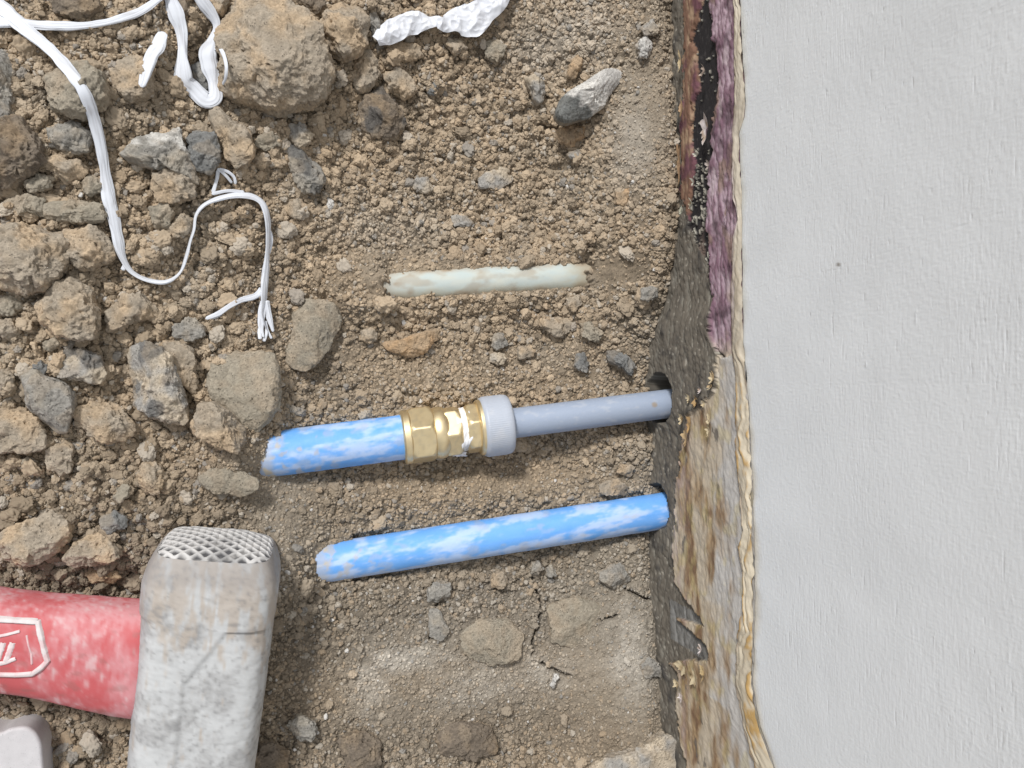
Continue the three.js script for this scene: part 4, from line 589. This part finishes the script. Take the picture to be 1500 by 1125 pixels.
// ---------------------------------------------------------------- the wall: rendered plaster above, stained footing below
{
  const wall = new THREE.Group(); wall.position.set(XW, 0, 0);
  const cv = (l) => curve(l, onWall);
  const lip = cv([[-80, 1087], [0, 1090], [100, 1094], [150, 1098], [175, 1096], [200, 1088], [300, 1092], [400, 1093], [500, 1095], [600, 1103], [700, 1108], [850, 1112], [950, 1111], [1000, 1109], [1060, 1120], [1125, 1142], [1200, 1165]]);
  const bead0 = cv([[-80, 1082], [0, 1084], [130, 1085], [200, 1082], [290, 1080], [320, 1091], [350, 1081], [500, 1080], [560, 1086], [650, 1088], [740, 1096], [775, 1098], [800, 1092], [850, 1100], [900, 1098], [950, 1088], [1000, 1086], [1060, 1098], [1125, 1118], [1200, 1140]]);
  const cem = cv([[-80, 1003], [0, 1004], [150, 1002], [230, 1000], [290, 1004], [330, 1012], [380, 1030], [430, 1048], [480, 1050], [520, 1058], [565, 1058], [590, 1040], [610, 1016], [640, 1006], [700, 998], [760, 992], [850, 993], [905, 996], [918, 1040], [950, 1046], [965, 1043], [972, 985], [985, 1000], [1010, 996], [1060, 996], [1125, 1010], [1200, 1010]]);
  const brn = cv([[-80, 1022], [0, 1030], [60, 1014], [100, 1026], [135, 1024], [150, 1016], [190, 1016], [240, 1020], [280, 1016], [300, 1012], [330, 1012], [360, 1016], [380, 1022], [430, 1036], [520, 1046], [1200, 1046]]);
  const pur = cv([[-80, 1044], [0, 1042], [60, 1048], [100, 1053], [150, 1054], [168, 1046], [215, 1046], [260, 1040], [330, 1036], [400, 1043], [480, 1046], [515, 1056], [535, 1082], [600, 1095], [1200, 1095]]);
  const z525 = onWall(1070, 522).z, z300 = onWall(1030, 300).z, z230 = onWall(1030, 235).z, zAt = (py) => onWall(1040, py).z;
  const CEM = [0.135, 0.118, 0.095], BLACK = [0.016, 0.014, 0.016], PUR = [0.215, 0.125, 0.165], MAU = [0.46, 0.345, 0.40], BRN = [0.19, 0.105, 0.07], CREAM = [0.49, 0.42, 0.325], STAIN = [0.33, 0.215, 0.105], RUST = [0.15, 0.08, 0.045], PGREY = [0.50, 0.48, 0.455];
  const ZD = 0.30, NZ = 860, EX = 20, zOf = (i) => (i < EX ? ZD + 0.03 * (Math.pow(1.28, EX - i) - 1) : i >= NZ + EX ? -ZD - 0.03 * (Math.pow(1.28, i - NZ - EX + 1) - 1) : lerp(ZD, -ZD, (i - EX) / (NZ - 1)));
  const NY = 210, NC = NZ + 2 * EX;
  part(grid(NC, NY, (i, j, p, c) => {
    const z = zOf(i), y = lerp(-0.045, lip(z) + 0.002, j / (NY - 1)), s = fbm(y * 260, z * 70, 1, 4), f = fbm(y * 700, z * 260, 5, 3), w = 0.003 * fbm(y * 130, z * 130, 9, 4) + 0.0016 * fbm(y * 480, z * 420, 3, 2), b = fbm(y * 70, z * 60, 13, 4);
    const yy = y + w * 1.5 + 0.0016 * fbm(y * 260, z * 300, 77, 3) + 0.004 * fbm(y * 40, z * 48, 71, 2), up = z < z525 + 0.004 * b, inC = yy < cem(z); let x = 0, q;
    if (inC) {
      q = mix3(CEM, [0.20, 0.185, 0.155], sstep(0.05, 0.4, s + 0.5 * f)); q = mix3(q, [0.055, 0.05, 0.045], sstep(0.05, 0.35, b)); if (f > 0.3) q = mix3(q, [0.36, 0.33, 0.28], 0.6);
      if (z > zAt(908) && z < zAt(972) && y > onWall(985, 900).y) q = mix3([0.15, 0.145, 0.135], [0.24, 0.235, 0.225], sstep(-0.1, 0.3, s));
      x = -0.0005 + 0.0016 * s + 0.0011 * f - 0.002 * b;
      x -= 0.006 * Math.exp(-Math.max(0, y) / 0.014) + 0.004 * sstep(zAt(420), zAt(480), z) * sstep(zAt(660), zAt(600), z);
    } else if (up && yy < brn(z)) {
      q = mix3(BRN, [0.36, 0.25, 0.165], sstep(-0.02, 0.25, s + 0.25 * f)); q = mix3(q, [0.15, 0.065, 0.08], sstep(0.0, 0.25, b)); x = -0.0012 * sstep(0, 0.003, brn(z) - yy) + 0.0009 * s + 0.0006 * f;
    } else if (up && yy < pur(z)) {
      q = mix3(BLACK, [0.05, 0.045, 0.045], sstep(0.1, 0.4, f)); const sp = sstep(zAt(215), zAt(260), z); if (f + 0.5 * s > lerp(0.42, 0.17, sp)) { q = [0.40, 0.38, 0.32]; x = -0.0012; } x += 0.0004 + 0.0007 * s;
      q = mix3(q, [0.12, 0.085, 0.07], sstep(zAt(310), zAt(370), z) * sstep(-0.1, 0.2, b));
    } else if (up) {
      q = mix3(PUR, MAU, sstep(-0.16, 0.3, s + 0.5 * f + 0.5 * fbm(y * 40, z * 45, 61, 2))); q = mix3(q, [0.075, 0.04, 0.055], 0.85 * sstep(0.06, 0.32, b + 0.4 * s + 0.2 * f)); q = mix3(q, [0.50, 0.42, 0.44], 0.6 * sstep(0.16, 0.4, fbm(y * 120, z * 50, 87, 3) + 0.2 * f)); q = mix3(q, [0.27, 0.19, 0.145], 0.7 * sstep(0.08, 0.25, fbm(y * 60, z * 40, 31, 3)));
      x = -0.0022 * sstep(0, 0.002, yy - pur(z)) + 0.0017 * s + 0.0009 * f - 0.0008 * b; q = mix3(q, CREAM, sstep(z525 - 0.012, z525 + 0.004, z + w * 2));
    } else {
      const rel = (y - Math.min(cem(z), onWall(1000, 600).y)) / 0.075, relx = (y - cem(z)) / Math.max(0.01, lip(z) - cem(z)); q = mix3(CREAM, PGREY, sstep(0.5, 0.75, rel + 0.3 * b)); const st = fbm(y * 70 + 4, z * 26, 17, 4), fr = fbm(y * 240, z * 90, 19, 3);
      q = mix3(q, STAIN, 0.85 * sstep(-0.12, 0.26, st + 0.15 * fr + 0.4 * (0.45 - rel))); q = mix3(q, RUST, 0.8 * sstep(0.06, 0.3, st * 0.8 + 0.4 * fr + 0.35 * (0.38 - rel))); q = mix3(q, [0.13, 0.115, 0.10], 0.85 * sstep(0.24, 0.30, fbm(y * 150, z * 70, 23, 4) + 0.3 * (0.22 - rel))); q = mix3(q, [0.56, 0.45, 0.40], 0.5 * sstep(0.3, 0.05, rel) * sstep(-0.1, 0.2, fr));
      q = mix3(q, [0.48, 0.40, 0.17], 0.35 * sstep(0.1, 0.3, fbm(y * 110, z * 70, 37, 3))); x = -0.0030 + 0.0008 * s + 0.0006 * f - 0.001 * b;
    }
    for (const [H, r, ey] of [[H1, 0.0148, 0.003], [H2, 0.0132, 0.002]]) { const d = Math.hypot((y - H.y - ey) * 0.92, z - H.z + 0.0035) + 0.0014 * b + 0.0008 * s; if (d < r) { x += 0.075 * sstep(r, r - 0.003, d); q = mix3(q, [0.03, 0.026, 0.022], 0.0); } }
    const far = sstep(0.3, 0.5, Math.abs(z)); x *= 1 - 0.5 * far; const k = 1 + 0.18 * f; p[0] = x; p[1] = y; p[2] = z; c[0] = q[0] * k; c[1] = q[1] * k; c[2] = q[2] * k;
  }), vmat(0.95), 'footing', wall);
  // curled seam where the render ends
  part(grid(NC, 22, (i, j, p, c) => {
    const z = zOf(i), a = bead0(z), b = lip(z) + 0.0015, t = j / 21, n = fbm(z * 60, 2, 4, 3), f = fbm(t * 5, z * 240, 2, 3), l = noise(t * 4.2 + 3 * n, z * 26, 8), y = lerp(a, b, t) + 0.0008 * fbm(z * 160, t * 2, 1, 2);
    p[0] = -0.0022 - 0.0022 * Math.pow(Math.sin(Math.PI * clamp(0.08 + 0.84 * t)), 0.6) - 0.0009 * l - 0.0006 * f - 0.0014 * sstep(zAt(560), zAt(700), z) * (0.5 + l); p[1] = y; p[2] = z;
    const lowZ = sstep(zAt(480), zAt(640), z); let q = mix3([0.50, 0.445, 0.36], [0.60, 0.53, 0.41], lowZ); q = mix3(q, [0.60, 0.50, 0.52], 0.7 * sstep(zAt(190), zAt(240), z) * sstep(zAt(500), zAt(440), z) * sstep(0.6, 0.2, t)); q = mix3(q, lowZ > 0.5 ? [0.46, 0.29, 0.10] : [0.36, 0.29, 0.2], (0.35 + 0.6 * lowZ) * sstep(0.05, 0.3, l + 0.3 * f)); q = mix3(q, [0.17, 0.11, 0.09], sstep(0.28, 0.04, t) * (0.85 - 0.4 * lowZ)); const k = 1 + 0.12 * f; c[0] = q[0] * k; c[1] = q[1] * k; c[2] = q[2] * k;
  }), vmat(0.7), 'render_edge', wall);
  // plaster face
  const N = 2048, hmap = new Float32Array(N * N), SZ = 0.6, tx = N / SZ;
  for (let k = 0; k < 34000; k++) {
    const u = rnd() * N, v = rnd() * N, den = fbm(u / 240, v / 330, 71, 2); if (rnd() > 0.07 + 1.9 * Math.max(0, den)) continue;
    const len = (0.0008 + 0.0045 * Math.pow(rnd(), 2.5)) * tx, wd = (0.00018 + 0.0003 * rnd()) * tx, am = (rnd() < 0.66 ? -0.75 : 0.6) * (0.2 + 0.8 * rnd() * rnd()), sl = (rnd() - 0.5) * 0.12;
    for (let a = -len; a <= len; a++) for (let b = -Math.ceil(wd * 2); b <= wd * 2; b++) { const g = am * Math.exp(-(b * b) / (wd * wd)) * (1 - (a * a) / (len * len)), X = ((Math.round(u + a) % N) + N) % N, Y = ((Math.round(v + b + a * sl) % N) + N) % N; hmap[Y * N + X] += g; }
  }
  for (let k = 0; k < 46; k++) { const u = rnd() * N, v = rnd() * N, len = (0.01 + 0.05 * rnd()) * tx, sl = (rnd() - 0.5) * 0.24, am = rnd() < 0.6 ? -0.35 : 0.25; for (let b = -len; b <= len; b++) for (let a = -2; a <= 2; a++) { const X = ((Math.round(u + a + b * sl + 5 * noise(b / 60, k, 1)) % N) + N) % N, Y = ((Math.round(v + b) % N) + N) % N; hmap[Y * N + X] += am * Math.exp(-a * a / 1.6) * (0.3 + 0.7 * noise(b / 14, k, 2)); } }
  const bump = new Uint8Array(N * N * 4), cmap = new Uint8Array(N * N * 4);
  for (let v = 0; v < N; v++) for (let u = 0; u < N; u++) {
    const k = v * N + u, n = 0.45 * noise(u / 22, v / 3.2, 15) * sstep(-0.15, 0.35, noise(u / 210, v / 180, 18)) + 0.3 * noise(u / 4, v / 16, 21) * sstep(0, 0.4, noise(u / 160, v / 200, 25)) + 0.35 * noise(u / 11, v / 6, 3) + 0.25 * noise(u / 50, v / 34, 6) + 0.2 * noise(u / 130, v / 110, 9) + 0.4 * noise(u / 3, v / 9, 33) + 0.35 * noise(u / 12, v / 3, 35) + 0.2 * (hash2(u, v, 4) - 0.5), h = hmap[k], q = clamp(0.55 + 0.16 * n + 0.34 * clamp(h, -1.2, 1), 0, 1);
    bump[k * 4] = bump[k * 4 + 1] = bump[k * 4 + 2] = q * 255; bump[k * 4 + 3] = 255;
    const cc = 249 + 4 * noise(u / 90, v / 200, 12) + 3 * n - 40 * clamp(-h - 0.28, 0, 0.8) + 3 * clamp(h, 0, 1); cmap[k * 4] = cc; cmap[k * 4 + 1] = cc; cmap[k * 4 + 2] = cc; cmap[k * 4 + 3] = 255;
  }
  const tex = (d, srgb) => { const t = new THREE.DataTexture(d, N, N, THREE.RGBAFormat); t.wrapS = t.wrapT = THREE.RepeatWrapping; t.magFilter = THREE.LinearFilter; t.minFilter = THREE.LinearMipmapLinearFilter; t.generateMipmaps = true; if (srgb) t.colorSpace = THREE.SRGBColorSpace; t.needsUpdate = true; return t; };
  const rows = []; for (let k = 0; k <= 6; k++) { const a = (k / 6) * Math.PI / 2; rows.push([0.0028 * (1 - Math.cos(a)), 0.002 - 0.0055 * Math.sin(a), 0]); }
  for (let k = 1; k <= 150; k++) rows.push([0.0028 + 0.0022 * k, -0.0035, 1]); for (let k = 1; k <= 24; k++) rows.push([0.3328 + 0.09 * k, -0.0035, 1]);
  const spot = onWall(1237, 388), ps = [0.80, 0.83, 0.855], pg = grid(NC, rows.length, (i, j, p, c) => {
    const z = zOf(i), [dy, dx] = rows[j], y = lip(z) * (j < 157 ? 1 : 1) + dy; p[0] = dx + 0.0005 * fbm(y * 16, z * 16, 3, 3) + 0.00008 * noise(y * 90, z * 60, 7) + 0.0006 * noise(z * 150, 4, y * 40) * sstep(0.01, 0, dy); p[1] = y; p[2] = z;
    const st = sstep(0.007 + 0.005 * noise(z * 70, 1, 5), 0.001, dy), low = sstep(zAt(540), zAt(660), z); let q = mix3(ps, mix3([0.70, 0.685, 0.60], [0.68, 0.60, 0.44], low), st * 0.75); const k = 1 + 0.05 * fbm(y * 14, z * 14, 2, 3); const a = Math.hypot(y - spot.y, z - spot.z); if (a < 0.0012) q = [0.3, 0.28, 0.26];
    c[0] = q[0] * k; c[1] = q[1] * k; c[2] = q[2] * k;
  });
  { const P0 = pg.attributes.position, U = pg.attributes.uv; for (let i = 0; i < P0.count; i++) U.setXY(i, P0.getZ(i) / SZ, P0.getY(i) / SZ); }
  part(pg, new THREE.MeshStandardMaterial({ vertexColors: true, roughness: 0.85, map: tex(cmap, true), bumpMap: tex(bump), bumpScale: 0.00055 }), 'plaster', wall);
  const core = new THREE.BoxGeometry(0.2, 2.7, 9); core.translate(0.17, 1.15, 0); part(core, new THREE.MeshStandardMaterial({ color: new THREE.Color().setRGB(0.42, 0.41, 0.39), roughness: 1 }), 'wall_core', wall);
  // flakes of old paint peeling off the footing
  const flakeMat = vmat(0.8);
  const flake = (px, py, wpx, hpx, col, tilt) => {
    const P0 = onWall(px, py), n = 14, m = 5, id = Math.round(px * 7 + py * 3), k = 0.00042;
    const g = grid(n * 3, m, (i, j, p, c) => { const th = -(i / (n * 3)) * 2 * Math.PI, r = (j / (m - 1)) * (0.75 + 0.5 * noise(Math.cos(th) * 1.6 + id, Math.sin(th) * 1.6, 3) + 0.25 * noise(Math.cos(th) * 5 + id, Math.sin(th) * 5, 9)); const a = Math.cos(th) * r * wpx * k, b = Math.sin(th) * r * hpx * k; p[0] = -0.0052 - 0.0022 * r * r * tilt - 0.0008 * noise(a * 300 + id, b * 300, 1) - 0.5 * a * tilt * 0.3; p[1] = P0.y + a; p[2] = P0.z + b; const s = 1 + 0.2 * noise(a * 500, b * 500 + id, 4), d = mix3(col, STAIN, 0.7 * sstep(0.1, 0.4, noise(a * 260 + id, b * 180, 7))); c[0] = d[0] * s; c[1] = d[1] * s; c[2] = d[2] * s; }, true);
    part(g, flakeMat, 'paint_flake', wall);
  };
  const FC = [0.60, 0.50, 0.33], FW2 = [0.64, 0.58, 0.57];
  flake(1048, 190, 14, 19, FW2, 1); flake(1024, 584, 8, 7, FC, 1.2); flake(1034, 588, 8, 9, [0.55, 0.37, 0.17], 1); flake(1046, 592, 5, 6, FC, 1); flake(1040, 572, 4, 5, FW2, 1); flake(1060, 552, 5, 9, FC, 1.3); flake(1056, 566, 6, 5, FC, 1); flake(1012, 614, 9, 9, FC, 1); flake(1024, 620, 9, 12, [0.50, 0.32, 0.14], 0.8); flake(1054, 614, 5, 9, FC, 1); flake(1053, 632, 6, 9, FC, 1); flake(1018, 640, 9, 14, [0.50, 0.36, 0.2], 0.7);
  flake(1014, 976, 24, 11, FC, 1); flake(1030, 990, 16, 13, FC, 0.8); flake(1006, 1000, 10, 7, FC, 1.2); flake(1044, 984, 8, 12, [0.6, 0.46, 0.25], 1); flake(1012, 1020, 9, 8, FW2, 1); flake(1040, 950, 6, 9, FW2, 1); flake(1046, 105, 4, 10, [0.42, 0.34, 0.28], 1.4); flake(1010, 90, 3, 18, [0.5, 0.4, 0.24], 1); flake(1012, 160, 4, 18, [0.42, 0.28, 0.16], 1); flake(1008, 240, 8, 30, [0.30, 0.19, 0.11], 0.5); flake(1036, 226, 6, 6, [0.5, 0.48, 0.4], 1.2); flake(1038, 245, 6, 4, [0.5, 0.48, 0.4], 1.2); flake(1030, 268, 5, 7, [0.46, 0.45, 0.38], 1); flake(1040, 270, 3, 3, [0.5, 0.48, 0.4], 1); flake(1026, 300, 5, 8, [0.46, 0.45, 0.36], 1); flake(1013, 308, 4, 9, [0.4, 0.4, 0.32], 1); flake(1078, 314, 7, 18, MAU, 0.6); flake(1052, 242, 6, 8, [0.42, 0.36, 0.33], 0.8);
  put(wall, 'plastered_wall', 'pale grey plastered wall with a stained peeling footing along the right side', 'wall');
}

renderer.render(scene, camera);
